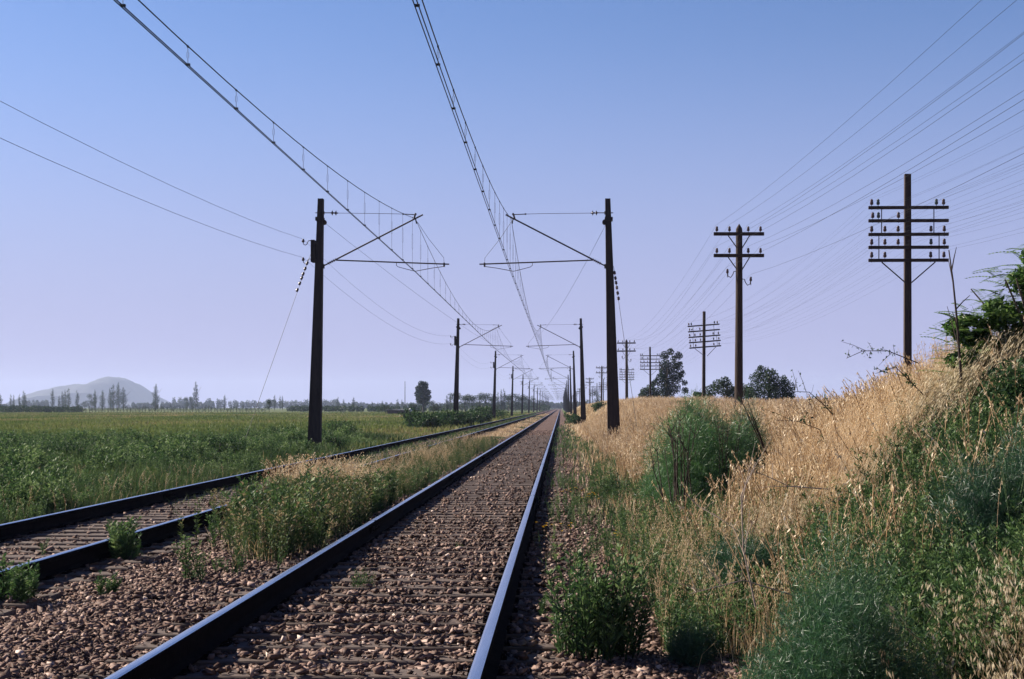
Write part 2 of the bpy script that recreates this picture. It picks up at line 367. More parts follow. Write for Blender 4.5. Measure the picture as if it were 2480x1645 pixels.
def stones(name, n, y0, y1, p, s0, s1, label):
    x, y = samp(n, -7.2, 1.6, y0, y1, p, 60)
    fr = np.abs(((y / SLEEP) % 1.0) - 0.5) < 0.2            # over a sleeper
    on = np.zeros(len(x), bool)
    for c, _ in TR: on |= (np.abs(x - c) < 1.38)
    keep = ~(on & fr & (RNG.random(len(x)) > (0.38 + 0.45 * (vn(x, y, 1.1, 8) > 0.5)) * np.where(x < -3.9, .25, .9)))
    for c, _ in TR:
        for s in (-1, 1): keep &= np.abs(x - (c + s * 0.872)) > 0.095
    keep &= ~((x > 0.75) & (RNG.random(len(x)) < (x - 0.75) / 0.9 + .1))
    x = x[keep]; y = y[keep]; fr = (fr & on)[keep]; k = len(x)
    v = np.array([(a, b_, c_) for a in (-1, 1) for b_ in (-1, 1) for c_ in (-1, 1)], float) * .62
    f = np.array([(0, 1, 3), (0, 3, 2), (4, 6, 7), (4, 7, 5), (0, 4, 5), (0, 5, 1), (2, 3, 7), (2, 7, 6), (0, 2, 6), (0, 6, 4), (1, 5, 7), (1, 7, 3)])
    sz = s0 + (s1 - s0) * RNG.random(k) ** 1.8
    ax = np.stack([np.ones(k), 0.5 + 0.35 * RNG.random(k), 0.3 + 0.35 * RNG.random(k)], 1)
    VV = (v[None] * (0.45 + 0.75 * RNG.random((k, 8, 1))) + RNG.normal(0, .20, (k, 8, 3))) * ax[:, None, :] * sz[:, None, None]
    Rm = rot_rand(k); VV = np.einsum('kij,knj->kni', Rm, VV)
    VV[:, :, 2] *= 0.7
    z = np.where(fr, sz * 0.35, np.maximum(bed_z(x, y), np.where(x > .6, gz(x, y), -1)) + sz * 0.18 * RNG.random(k))
    VV += np.stack([x, y, z], 1)[:, None, :]
    tn = np.clip(0.10 + 0.66 * RNG.random(k) ** 1.3 + 0.28 * (RNG.random(k) > 0.86) + 0.2 * (vn(x, y, 1.5, 3) - 0.5), 0, 1)
    F = (f[None] + (np.arange(k) * 8)[:, None, None]).reshape(-1, 3)
    o = arr_mesh(name, VV.reshape(-1, 3), [F], M['stone'], tone=np.repeat(tn, 8))
    return tag(o, label, 'gravel', kind='stuff')
stones('ballast_gravel', 88000, 5.6, 24, 1.2, 0.016, 0.053, 'pinkish brown crushed stones lying loose between the rails and sleepers nearest the camera')
stones('ballast_gravel', 36000, 24, 95, 1.4, 0.03, 0.055, 'pinkish brown crushed stones filling the track bed further down the line')

# ------------------------------------------------------------------ rails
def rail_profile():
    p = [(-0.070, 0.008), (-0.070, 0.018), (-0.020, 0.034), (-0.009, 0.046), (-0.009, 0.118), (-0.020, 0.128), (-0.035, 0.134), (-0.036, 0.158), (-0.031, 0.167), (-0.018, 0.1715)]
    return p + [(0.0, 0.173)] + [(-x, z) for x, z in reversed(p)]
def make_rail(x, y0, y1, label, joints):
    root = empty('rail', (x, y0, 0)); tag(root, label, 'rail', 'steel rails of the two tracks')
    pr = rail_profile(); k = len(pr)
    ys = list(np.arange(y0, 40, 1.5)) + list(np.geomspace(41, y1, 50))
    vs = [(px, yy - y0, pz) for yy in ys for px, pz in pr]
    fs = []; mi = []
    for i in range(len(ys) - 1):
        for j in range(k):
            j2 = (j + 1) % k
            fs.append((i * k + j, (i + 1) * k + j, (i + 1) * k + j2, i * k + j2)); mi.append(1 if 8 <= j <= 11 else 0)
    fs += [tuple(range(k)), tuple((len(ys) - 1) * k + j for j in range(k - 1, -1, -1))]; mi += [0, 0]
    me = bpy.data.meshes.new('running_rail'); me.from_pydata(vs, [], fs); me.materials.append(M['rail']); me.materials.append(M['polish'])
    me.polygons.foreach_set('material_index', mi); me.update()
    o = bpy.data.objects.new('running_rail', me); COL.objects.link(o); o.parent = root
    for jy in joints:
        for s in (-1, 1):
            b = MB(); b.box(min(s * 0.011, s * 0.032), max(s * 0.011, s * 0.032), jy - 0.35 - y0, jy + 0.35 - y0, 0.05, 0.114, ch=0.004)
            for d in (-0.25, -0.09, 0.09, 0.25):
                b.tube([(s * 0.03, jy - y0 + d, 0.082), (s * 0.05, jy - y0 + d, 0.082)], 0.014, 6)
            b.build('joint_bar', M['rail'], root)
        g = MB(); g.box(-0.0368, 0.0368, jy - y0 - 0.004, jy - y0 + 0.004, 0.130, 0.1738); g.build('joint_gap', M['rail'], root)
for x, lb, jt in [(-1.29 + 0.872, 'polished steel rail close to the bank, the rightmost of the four', [22.0, 34, 46]),
              (-1.29 - 0.872, 'polished steel rail with a joint, left rail of the nearer track', [17.1, 29.1, 41]),
              (-5.335 + 0.872, 'steel rail partly hidden by grass, right rail of the farther track', [19.5]),
              (-5.335 - 0.872, 'steel rail along the edge of the meadow, leftmost of the four', [23.5])]:
    make_rail(x, 1.0, 1500, lb, jt)

# ------------------------------------------------------------------ sleepers
sl_meshes = []
for v_ in range(4):
    b = MB(); L = 1.37 + random.uniform(-.02, .03)
    n_ = 10
    for i in range(n_):
        xa = -L + 2 * L * i / n_; xb = -L + 2 * L * (i + 1) / n_
    b.box(-L, L, -0.12, 0.12, -0.13, 0.0, ch=0.008)
    for s in (-0.872, 0.872):
        b.box(s - 0.10, s + 0.10, -0.09, 0.09, 0.0005, 0.0095, mi=1)
        for q_ in (-0.085, 0.085):
            for w_ in (-0.05, 0.05): b.box(s + q_ - 0.012, s + q_ + 0.012, w_ - 0.012, w_ + 0.012, 0.0097, 0.032, mi=1)
    o = b.build('sleeper', [M['sleeper'], M['rail']]); sl_meshes.append(o.data)
    bpy.data.objects.remove(o)
for (c, nm), lab, n_ in zip(TR, ['weathered wooden sleeper sunk in stones under the nearer track', 'grey wooden sleeper under the farther track beside the meadow'], (148, 148)):
    for i in range(n_):
        y = 5.25 + SLEEP * i
        if c < -4: y += 4
        o = bpy.data.objects.new('sleeper', sl_meshes[random.randrange(4)]); COL.objects.link(o)
        o.location = (c + random.uniform(-.02, .02), y, random.uniform(-0.006, 0.0)); o.rotation_euler = (0, 0, random.uniform(-.008, .008))
        tag(o, lab, 'sleeper', 'wooden sleepers under the %s track' % ('nearer' if nm == 'near' else 'farther'))

# ------------------------------------------------------------------ catenary masts
SPAN = 66.0; MAST_Y0 = 49.2
def insulator_discs(b, p0, p1, n, r):
    p0 = Vector(p0); p1 = Vector(p1); L = (p1 - p0).length
    prof = [(0, 0.018)]
    for i in range(n):
        t = L * (i + 0.5) / n; d = L / n
        prof += [(t - 0.34 * d, 0.022), (t - 0.12 * d, r * 0.9), (t + 0.02 * d, r), (t + 0.1 * d, 0.024)]
    prof += [(L, 0.018)]
    b.lathe(p0, p1, prof, 12)
def make_mast(side, label):
    """built with +x towards the track for the left mast; mirrored for the right one"""
    S = side
    root = empty('catenary_mast'); tag(root, label, 'mast', 'catenary masts along the %s side of the line' % ('left' if S > 0 else 'right'))
    X = lambda u: u * S
    def P(u, y, z): return (X(u), y, z)
    b = MB(); zb, zt = -0.4, 8.37
    r0, r1 = (-0.22, 0.23), (0.15, 0.32)
    # tapered I section: two flanges and a web
    def fr(u0, u1, t0, t1, y0, y1):
        a = sorted((X(u0), X(u1))); c = sorted((X(t0), X(t1)))
        b.frustum((a[0], a[1], y0, y1), (c[0], c[1], y0, y1), zb, zt)
    fr(r0[0], r0[0] + .035, r1[0], r1[0] + .03, -.14, .14); fr(r0[1] - .035, r0[1], r1[1] - .03, r1[1], -.14, .14)
    fr(r0[0] + .0345, r0[1] - .0345, r1[0] + .0295, r1[1] - .0295, -.125, .125)
    b.build('pole', M['mast'], root)
    ti = lambda z: r0[1] + (r1[1] - r0[1]) * (z - zb) / (zt - zb)          # inner face
    to = lambda z: r0[0] + (r1[0] - r0[0]) * (z - zb) / (zt - zb)          # outer face
    # tie
    b = MB(); zt_ = 7.91
    b.tube([P(to(zt_) - .08, 0, zt_), P(.56, 0, zt_)], 0.016, 6)
    b.box(*sorted((X(ti(zt_)), X(ti(zt_) + .03))), -.06, .06, zt_ - .05, zt_ + .05)
    b.build('tie_bracket', M['tube'], root)
    b = MB(); insulator_discs(b, P(.56, 0, zt_), P(.80, 0, zt_ - .008), 2, 0.085); b.build('insulator', M['insul'], root)
    b = MB(); b.tube([P(.80, 0, zt_ - .008), P(2.4, 0, 7.885), P(2.95, 0, 7.87)], 0.008, 6); b.tube([P(2.95, 0, 7.87), P(3.40, 0, 7.85)], 0.016, 6)
    b.tube([P(2.93, 0, 7.87), P(2.98, 0, 7.87)], 0.03, 6); b.build('tie_rod', M['tube'], root)
    # sheave / collar below the tie
    b = MB(); b.tube([P(ti(7.62) + .02, -.10, 7.60), P(ti(7.62) + .02, .10, 7.60)], 0.085, 14)
    b.box(*sorted((X(to(7.7) - .05), X(ti(7.7) + .02))), -.165, .165, 7.64, 7.76); b.build('collar', M['mast'], root)
    # diagonal strut with insulator
    z0 = 6.14
    d0 = Vector(P(ti(z0) - .005, 0, z0)); d1 = Vector(P(3.61, 0, 7.85)); dv = (d1 - d0).normalized()
    b = MB(); b.tube([d0, d0 + dv * .20], 0.024, 6); b.box(*sorted((X(ti(z0) - .002), X(ti(z0) + .05))), -.07, .07, z0 - .07, z0 + .07)
    b.build('hinge_bracket', M['tube'], root)
    b = MB(); insulator_discs(b, d0 + dv * .19, d0 + dv * .53, 5, 0.062); b.build('insulator', M['insul'], root)
    b = MB(); b.tube([d0 + dv * .52, d1], 0.026, 10); b.tube([P(3.31, 0, 7.71), P(3.37, -.0, 7.90)], 0.03, 8); b.build('cantilever_strut', M['tube'], root)
    # registration tube and steady arms
    b = MB(); b.tube([P(.72, 0, 6.345), P(4.48, 0, 6.21)], 0.023, 10); b.build('registration_tube', M['tube'], root)
    b = MB(); b.tube([P(4.31, 0, 6.26), P(4.31, 0, 6.12)], 0.03, 8)
    b.tube([P(4.30, 0, 6.135), P(3.9, 0, 6.08), P(3.42, 0, 5.99), P(3.36, 0, 5.975)], 0.012, 6)
    b.tube([P(2.73, 0.02, 6.26), P(2.73, .02, 6.17), P(2.80, .02, 6.12), P(3.1, .02, 6.04), P(3.36, .0, 5.975)], 0.011, 6); b.build('steady_arm', M['tube'], root)
    b = MB(); b.tube([P(3.42, 0, 7.62), P(3.8, 0, 7.05), P(4.30, 0, 6.42), P(4.31, 0, 6.24)], 0.006, 4); b.tube([P(3.36, 0, 7.74), P(3.40, 0, 7.55)], 0.022, 6)
    b.build('stay_wire', M['wire'], root)
    return root
def mast_extras(root, S, box_):
    X = lambda u: u * S
    def P(u, y, z): return (X(u), y, z)
    if box_:
        b = MB(); b.box(-.075, .056, -.20, .20, 6.27, 7.0, ch=.01)
        b.box(.054, .14, -.165, .165, 6.35, 6.42); b.box(.054, .14, -.165, .165, 6.85, 6.92)
        b.build('side_board', M['mast'], root)
        for z in (6.97, 6.36):
            b = MB()
            b.tube([P(-.05, 0, z + .02), P(-.17, 0, z + .02), P(-.20, 0, z - .02), P(-.23, 0, z - .10), P(-.285, 0, z - .13), P(-.34, 0, z - .10), P(-.355, 0, z - .03)], 0.013, 6)
            h = b.build('hook', M['tube'], root)
            b = MB(); b.lathe(P(-.355, 0, z - .04), P(-.355, 0, z + .1), [(0, .02), (.01, .045), (.05, .05), (.07, .03), (.09, .04), (.11, .028), (.12, .002)], 10); b.build('insulator', M['insul'], h)

def mast_pair(side, X0, ybase=0.0):
    sname = 'left' if side > 0 else 'right'
    first = None; out = []
    for i in range(15):
        y = MAST_Y0 + SPAN * i
        lab = {1: 'tall dark tapered steel mast with a side board and hooks, nearest left of the tracks',
               -1: 'tall dark tapered steel mast standing in golden grass, nearest right of the tracks'}[side] if i == 0 else \
              'dark tapered steel mast, %s from the camera in the row %s of the tracks' % (ORD[i], sname)
        if i == 0:
            r = make_mast(side, lab); mast_extras(r, side, side > 0); first = r
        else:
            r = copy_tree(first); r['label'] = lab
        r.location = (X0, y, ybase); out.append(r)
    return out
ML = mast_pair(1, -8.17); MR = mast_pair(-1, 1.79)

# ------------------------------------------------------------------ overhead lines (contact wires, messenger, droppers)
def overhead(xc, label, st):
    root = empty('overhead_line', (xc, MAST_Y0, 0)); tag(root, label, 'overhead line', 'overhead lines above the two tracks')
    def xat(y, k=0):      # small stagger at the masts
        a = (y - MAST_Y0) / SPAN; i = math.floor(a); f = a - i
        s0 = st[i % 2]; s1 = st[(i + 1) % 2]
        return s0 + (s1 - s0) * f
    def zm(y):
        a = (y - (MAST_Y0 - SPAN / 2)) / SPAN; f = a - round(a)
        return 6.20 + 1.52 * (f * 2) ** 2
    ys = list(np.arange(MAST_Y0 - 1.5 * SPAN, MAST_Y0 + 6 * SPAN, SPAN / 24)) + list(np.arange(MAST_Y0 + 6 * SPAN, MAST_Y0 + 14 * SPAN + 1, SPAN / 8))
    b = MB(); b.tube([(xat(y), y - MAST_Y0, zm(y)) for y in ys], 0.0085, 6); b.build('messenger_wire', M['wire'], root)
    for d in (-0.025, 0.025):
        b = MB(); b.tube([(xat(y) + d, y - MAST_Y0, 5.97 - .02 * (1 if d > 0 else 0)) for y in ys], 0.0075, 6); b.build('contact_wire', M['wire'], root)
    k = 0; y = MAST_Y0 - SPAN + 1.9
    step = SPAN / 23
    while k < 96:
        z = zm(y); x = xat(y)
        if z - 5.98 > 0.12:
            b = MB(); L = z - 5.97
            b.tube([(x, y - MAST_Y0, z), (x, y - MAST_Y0, z - L * .33)], 0.0038, 4)
            b.tube([(x + .012, y - MAST_Y0, z - L * .32), (x + .012, y - MAST_Y0, z - L * .62)], 0.0034, 4)
            b.tube([(x - .012, y - MAST_Y0, z - L * .32), (x - .012, y - MAST_Y0, z - L * .62)], 0.0034, 4)
            b.tube([(x, y - MAST_Y0, z - L * .61), (x, y - MAST_Y0, 5.965)], 0.0038, 4)
            b.box(x - .011, x + .011, y - MAST_Y0 - .02, y - MAST_Y0 + .02, z - .016, z + .011)
            b.box(x - .030, x + .030, y - MAST_Y0 - .014, y - MAST_Y0 + .014, 5.962, 5.99)
            b.build('dropper', M['wire'], root); k += 1
        y += step
    return root
overhead(-4.81, 'overhead line with droppers running above the farther track on the left', (0.0, -0.2))
overhead(-1.64, 'overhead line with droppers running above the nearer track', (0.0, 0.06))

def catenary(p, q, sag, n=14):
    p = Vector(p); q = Vector(q)
    return [tuple(p.lerp(q, i / n) - Vector((0, 0, sag * 4 * (i / n) * (1 - i / n)))) for i in range(n + 1)]
def long_wire(name, x, z, y0, span, n, sag, r, label, cat, group, back=1, xf=None):
    b = MB(); pts = []
    for i in range(-back, n):
        a = (x, y0 + i * span, z); c = (x, y0 + (i + 1) * span, z)
        s = catenary(a, c, sag, 16 if i < 4 else 8); pts += s if not pts else s[1:]
    b.tube([(p[0] - x, p[1] - y0, p[2]) for p in pts], r, 4)
    return tag(b.build(name, M['wire'], None, loc=(x, y0, 0)), label, cat, group)
long_wire('feeder_wire', -8.525, 7.04, MAST_Y0, SPAN, 10, 0.95, 0.0045, 'thin slack wire carried on the upper hooks left of the masts', 'wire', 'slack wires left of the masts')
long_wire('feeder_wire', -8.525, 6.43, MAST_Y0, SPAN, 10, 0.9, 0.0045, 'thin slack wire carried on the lower hooks left of the masts', 'wire', 'slack wires left of the masts')
b = MB(); b.tube(catenary((-7.80, 49.2, 7.57), (-4.9, 115, 6.1), 0.25), 0.006, 4)
tag(b.build('anchor_cable', M['wire']), 'oblique cable from the nearest left mast head down to the overhead line', 'cable')
b = MB(); b.tube(catenary((1.48, 49.2, 7.5), (-1.55, 115, 7.2), 0.35), 0.006, 4)
tag(b.build('anchor_cable', M['wire']), 'oblique cable from the nearest right mast head down to the overhead line', 'cable')
def guy(p0, p1, label, bulbs):
    root = empty('guy_wire', p1); tag(root, label, 'guy wire')
    p0 = Vector(p0) - Vector(p1); d = -p0.normalized()
    b = MB(); b.tube([p0, (0, 0, -0.3)], 0.007, 4); b.build('cable', M['wire'], root)
    for t in bulbs:
        b = MB(); a = p0 + d * (t - .07); b.lathe(a, a + d * .14, [(0, .01), (.02, .035), (.05, .05), (.07, .03), (.09, .05), (.12, .035), (.14, .008)], 8); b.build('insulator', M['insul'], root)
guy((-8.12, 49.2, 6.98), (-10.2, 46.6, -0.1), 'slanting guy wire with a chain of insulators beside the nearest left mast', [.85, 1.05, 1.25, 1.4, 1.6, 1.85])
guy((1.75, 49.2, 6.15), (2.50, 46.9, 0.45), 'slanting guy wire with a chain of insulators beside the nearest right mast', [.25, .45, .62, .8, 1.0, 1.2])

# ------------------------------------------------------------------ telegraph poles
def pin_insulator(parent, x, y, z, m='insul', s=1.0):
    b = MB()
    b.lathe((x, y, z - 0.12 * s), (x, y, z + .3 * s), [(0, .009), (.14 * s, .009), (.145 * s, .042 * s), (.20 * s, .052 * s), (.235 * s, .036 * s), (.255 * s, .046 * s), (.29 * s, .034 * s), (.305 * s, .002)], 10)
    return b.build('insulator', M[m], parent)
def pole_two(label):
    root = empty('telegraph_pole'); tag(root, label, 'telegraph pole', 'two armed telegraph poles near the tracks')
    H = 6.62
    b = MB(); b.tube([(0.0, 0, -0.9), (0.01, 0, 2.0), (.02, 0, 4.5), (.02, 0, H - .12)], [.125, .118, .10, .092], 12); b.lathe((.02, 0, H - .13), (.02, 0, H), [(0, .092), (.05, .08), (.17, .004)], 12); b.build('post', M['wood'], root)
    for z in (6.36, 5.75):
        b = MB(); b.box(-.71, .71, -.145, -.075, z - .048, z + .048, ch=.006); b.build('crossarm', M['wood'], root)
        for s in (-1, 1):
            b = MB(); b.tube([(s * .30 + .0, -.115, z - .05), (s * .07 + .02, -.118, z - .40)], .016, 6); b.build('brace', M['mast'], root)
        for x in (-.62, -.265, .265, .61): pin_insulator(root, x, -.11, z + .06, s=.85)
    for s, z in ((-1, 5.30), (1, 5.08)):
        b = MB(); b.tube([(s * .09 + .02, 0, z + .02), (s * .15 + .02, 0, z + .01), (s * .18 + .02, 0, z - .08), (s * .24 + .02, 0, z - .16), (s * .31 + .02, 0, z - .12), (s * .33 + .02, 0, z - .0)], .013, 6)
        h = b.build('hook', M['mast'], root); pin_insulator(h, s * .33 + .02, 0, z - .06, s=.8)
    return root
for i in range(10):
    lab = 'brown wooden telegraph pole with two crossarms and J hooks, nearest of the two-armed row' if i == 0 else 'dark telegraph pole with two crossarms, %s in the two-armed row' % ORD[i]
    if i == 0: P2 = pole_two(lab); r = P2
    else: r = copy_tree(P2); r['label'] = lab; r.rotation_euler = (R(random.uniform(-.6, .6)), R(random.uniform(-.6, .6)), R(random.uniform(-3, 3)))
    r.location = (5.02, 42 + 71 * i, 0)
PINS = {0: [(-1.03, 0), (-.85, 1), (.78, 1), (.98, 0)], 1: [(-1.0, 0), (-.84, 1), (-.28, 0)], 2: [(-1.03, 0), (-.66, 0), (-.29, 0), (.63, 0), (1.0, 0)],
        3: [(-1.03, 0), (-.66, 0), (-.29, 0), (.63, 1), (1.0, 0)], 4: [(-1.03, 0), (-.66, 0), (.62, 0), (.99, 0)]}
ARMZ = [7.10, 6.73, 6.345, 5.98, 5.615]
def pole_five(label):
    root = empty('telegraph_pole'); tag(root, label, 'telegraph pole', 'five armed telegraph poles behind the bank')
    H = 8.06
    b = MB(); b.frustum((-.11, .11, -.10, .10), (-.085, .085, -.08, .08), -.4, H); b.build('post', M['wood'], root)
    b = MB()
    for k, z in enumerate(ARMZ):
        a = MB(); a.box(-1.12, 1.12, -.165, -.095, z - .045, z + .045, ch=.006); a.build('crossarm', M['wood'], root)
        for x, g in PINS[k]: pin_insulator(root, x, -.13, z + .06, 'insul_glass' if g else 'insul', s=1.0)
    for s in (-1, 1):
        b = MB(); b.tube([(s * .75, -.13, ARMZ[4] - .05), (s * .08, -.12, 4.98)], .019, 6); b.build('brace', M['mast'], root)
        b = MB(); b.box(s * .76 - .012 if s < 0 else .70 - .012, s * .76 + .012 if s < 0 else .70 + .012, -.185, -.168, ARMZ[2] - .04, ARMZ[0] + .04); b.build('strap', M['mast'], root)
        b = MB(); b.box(s * .84 - .012, s * .84 + .012, -.205, -.188, ARMZ[4] - .04, ARMZ[2] + .04); b.build('strap', M['mast'], root)
    return root
for i in range(8):
    lab = 'brown telegraph pole with five crossarms and braces, nearest of the five-armed row' if i == 0 else 'dark telegraph pole with five crossarms, %s in the five-armed row' % ORD[i]
    if i == 0: P5 = pole_five(lab); r = P5
    else: r = copy_tree(P5); r['label'] = lab
    r.location = (9.80, 42 + 60 * i, 0)
    r.rotation_euler = (0, R((0, .3, -.5, .6, 0, .4, 0, 0)[i]), R((-2, 9, 3, 2, 0, 2, 1, 0)[i]))
    if i == 1:          # its arms hang askew on the post
        T = Matrix.Translation((0, 0, 6.3)) @ Matrix.Rotation(R(-5), 4, 'Y') @ Matrix.Translation((0, 0, -6.3))
        for c in r.children:
            if not c.name.startswith('post'): c.matrix_basis = T
for nm, z in (('upper', 6.36), ('lower', 5.75)):
    for k, x in enumerate((-.62, -.265, .265, .61)):
        long_wire('telegraph_wire', 5.02 + x, z + .27, 42, 71, 7, 0.95 + .12 * random.random(), 0.0026,
                  'thin wire on the %s arms of the two-armed poles, %s from the tracks' % (nm, ORD[k]), 'wire', 'wires of the two armed telegraph poles')
for s, z, t in ((-.31, 5.45, 'on the hooks facing the tracks'), (.35, 5.23, 'on the hooks facing away from the tracks')):
    long_wire('telegraph_wire', 5.02 + s, z, 42, 71, 7, 0.9, 0.0026, 'thin wire of the two-armed telegraph poles %s' % t, 'wire', 'wires of the two armed telegraph poles')
for a in range(5):
    for k, (x, g) in enumerate(PINS[a]):
        long_wire('telegraph_wire', 9.8 + x, ARMZ[a] + .27, 42, 60, 6, 0.7 + .15 * random.random(), 0.0017,
                  'thin wire on the %s arms of the five-armed poles, %s from the tracks' % (('top', 'second', 'middle', 'fourth', 'bottom')[a], ORD[k]), 'wire', 'wires of the five armed telegraph poles')

# ================================================================== vegetation
def blades(x, y, h, wd, lean=0.35, z=None, bend=1.0, dirx=None, tone=None, curl=None):
    """tapered curved blades: 5 vertices each"""
    n = len(x); z = gz(x, y) - 0.02 if z is None else z
    a = RNG.random(n) * 2 * np.pi
    ld = RNG.random(n) * 2 * np.pi; lm = np.abs(RNG.normal(0, lean, n)) * h
    lx = np.cos(ld) * lm; ly = np.sin(ld) * lm
    if dirx is not None: lx = lx + dirx[0] * h; ly = ly + dirx[1] * h
    wx = np.cos(a) * wd * .5; wy = np.sin(a) * wd * .5
    V = np.zeros((n, 5, 3)); k1, k2 = 0.30, 1.0
    V[:, 0] = np.stack([x - wx, y - wy, z], 1); V[:, 1] = np.stack([x + wx, y + wy, z], 1)
    V[:, 2] = np.stack([x + lx * k1 - wx * .8, y + ly * k1 - wy * .8, z + h * .58], 1)
    V[:, 3] = np.stack([x + lx * k1 + wx * .8, y + ly * k1 + wy * .8, z + h * .58], 1)
    V[:, 4] = np.stack([x + lx * k2, y + ly * k2, z + h * np.sqrt(np.clip(1 - (lm / h) ** 2 * .6, .2, 1))], 1)
    b = (np.arange(n) * 5)[:, None]
    q4 = b + np.array([[0, 1, 3, 2]]); q3 = b + np.array([[2, 3, 4]])
    t = RNG.random(n) if tone is None else tone
    return V.reshape(-1, 3), [q4, q3], np.repeat(np.clip(t, 0, 1), 5)
def merge(parts):
    V = []; T = []; F4 = []; F3 = []; o = 0
    for v, fs, t in parts:
        for f in fs: (F4 if f.shape[1] == 4 else F3).append(f + o)
        V.append(v); T.append(t); o += len(v)
    F = []
    if F4: F.append(np.concatenate(F4))
    if F3: F.append(np.concatenate(F3))
    return np.concatenate(V), F, np.concatenate(T)
def quads(C, A, B, t):
    """diamond leaves: centre C, half long axis A, half short axis B"""
    V = np.stack([C - A, C + B, C + A, C - B], 1); n = len(C)
    return V.reshape(-1, 3), [(np.arange(n) * 4)[:, None] + np.array([[0, 1, 2, 3]])], np.repeat(np.clip(t, 0, 1), 4)
def unit(n):
    v = RNG.normal(size=(n, 3)); return v / np.linalg.norm(v, axis=1)[:, None]
def scatter(tpls, x, y, z, s, lean=0.08, dt=0.15, sq=None):
    """random copies of small plant templates merged into one array"""
    parts = []; idx = RNG.integers(0, len(tpls), len(x))
    for k, (v, fs, t) in enumerate(tpls):
        m = idx == k; n = int(m.sum())
        if not n: continue
        a = RNG.random(n) * 2 * np.pi; c, sn = np.cos(a), np.sin(a)
        P = v[None] * s[m][:, None, None]
        if sq is not None: P[:, :, :2] *= sq
        X = P[:, :, 0] * c[:, None] - P[:, :, 1] * sn[:, None]; Y = P[:, :, 0] * sn[:, None] + P[:, :, 1] * c[:, None]
        l1 = RNG.normal(0, lean, n)[:, None]; l2 = RNG.normal(0, lean, n)[:, None]
        X = X + P[:, :, 2] * l1; Y = Y + P[:, :, 2] * l2
        W = np.stack([X + x[m][:, None], Y + y[m][:, None], P[:, :, 2] + z[m][:, None]], 2)
        off = (np.arange(n) * len(v))[:, None, None]
        F = [(f[None] + off).reshape(-1, f.shape[1]) for f in fs]
        T = np.clip(t[None] + RNG.normal(0, dt, n)[:, None], 0, 1)
        parts.append((W.reshape(-1, 3), F, T.ravel()))
    return merge(parts)
def stemstrip(p, w_, t=0.5):
    """thin three-sided stem along a polyline"""
    p = np.asarray(p, float); n = len(p); w_ = np.broadcast_to(w_, (n,))
    V = np.zeros((n, 3, 3))
    for j in range(3):
        q = 2 * np.pi * j / 3; V[:, j] = p + np.stack([np.cos(q) * w_, np.sin(q) * w_, 0 * w_], 1)
    V = V.reshape(-1, 3); F = []
    for i in range(n - 1):
        for j in range(3):
            j2 = (j + 1) % 3; F.append([i * 3 + j, i * 3 + j2, i * 3 + 3 + j2, i * 3 + 3 + j])
    return V, [np.array(F)], np.full(len(V), t)

# ---- templates (height 1)
def t_leafy(nl=26, ll=0.13, lw=0.028, spread=0.22, stems=3):
    parts = []
    for s in range(stems):
        a = RNG.random() * 6.28; r = spread * (0.3 + 0.7 * RNG.random()) * (s > 0); H = 1 - 0.35 * RNG.random() * (s > 0)
        f = np.linspace(0, 1, 5); st = np.stack([np.cos(a) * r * f ** 1.3, np.sin(a) * r * f ** 1.3, H * f], 1)
        parts.append(stemstrip(st, 0.008 * (1 - .6 * f), 0.35))
        u = 0.12 + 0.88 * RNG.random(nl) ** 0.8
        C = np.stack([np.interp(u, f, st[:, k]) for k in range(3)], 1)
        b = RNG.random(nl) * 6.28; up = 0.3 + 0.9 * RNG.random(nl)
        A = np.stack([np.cos(b), np.sin(b), up], 1); A /= np.linalg.norm(A, axis=1)[:, None]
        L = ll * (0.5 + 0.7 * RNG.random(nl)) * (1.15 - 0.5 * u)
        Bv = np.cross(A, unit(nl)); Bv /= np.linalg.norm(Bv, axis=1)[:, None]
        parts.append(quads(C + A * L[:, None] * .55, A * (L * .5)[:, None], Bv * (lw * .5 * (0.6 + .6 * RNG.random(nl)))[:, None], 0.35 + 0.5 * RNG.random(nl) + .15 * u))
    return merge(parts)
def t_oat(ns=12, sl=0.035, sw=0.009, droop=0.16):
    f = np.linspace(0, 1, 6); a = RNG.random() * 6.28; d = np.array([np.cos(a), np.sin(a)])
    b = 0.10 * f ** 2.2 + droop * np.clip(f - .7, 0, 1) ** 1.5 * 2
    st = np.stack([d[0] * b, d[1] * b, f - .10 * np.clip(f - .75, 0, 1)], 1)
    parts = [stemstrip(st, 0.0032 * (1.2 - .6 * f), 0.62)]
    u = 0.62 + 0.38 * RNG.random(ns)
    C = np.stack([np.interp(u, f, st[:, k]) for k in range(3)], 1)
    off = unit(ns) * 0.035; off[:, 2] = -np.abs(off[:, 2]) * .6; C = C + off
    A = off * 4 + np.array([0, 0, -.35]) + RNG.normal(0, .12, (ns, 3)); A /= np.linalg.norm(A, axis=1)[:, None]
    B = np.cross(A, unit(ns)); B /= np.linalg.norm(B, axis=1)[:, None]
    for rr in (0, 1):                                    # two crossed glumes give each spikelet thickness
        parts.append(quads(C, A * sl * .5, B * sw * .5, 0.72 + .28 * RNG.random(ns))); B = np.cross(A, B)
    return merge(parts)
def t_head(nl=3):
    """dry grass stem with a feathery narrow head"""
    f = np.linspace(0, 1, 4); a = RNG.random() * 6.28; b = 0.16 * f ** 2
    st = np.stack([np.cos(a) * b, np.sin(a) * b, f], 1)
    parts = [stemstrip(st, 0.0035, 0.5)]
    u = 0.74 + 0.26 * RNG.random(9); C = np.stack([np.interp(u, f, st[:, k]) for k in range(3)], 1) + unit(9) * .012
    A = np.array([0, 0, 1.0]) + unit(9) * .6; A /= np.linalg.norm(A, axis=1)[:, None]; B = np.cross(A, unit(9))
    parts.append(quads(C, A * .028, B * .007, 0.6 + .4 * RNG.random(9)))
    return merge(parts)
LEAFY = [t_leafy() for _ in range(6)]
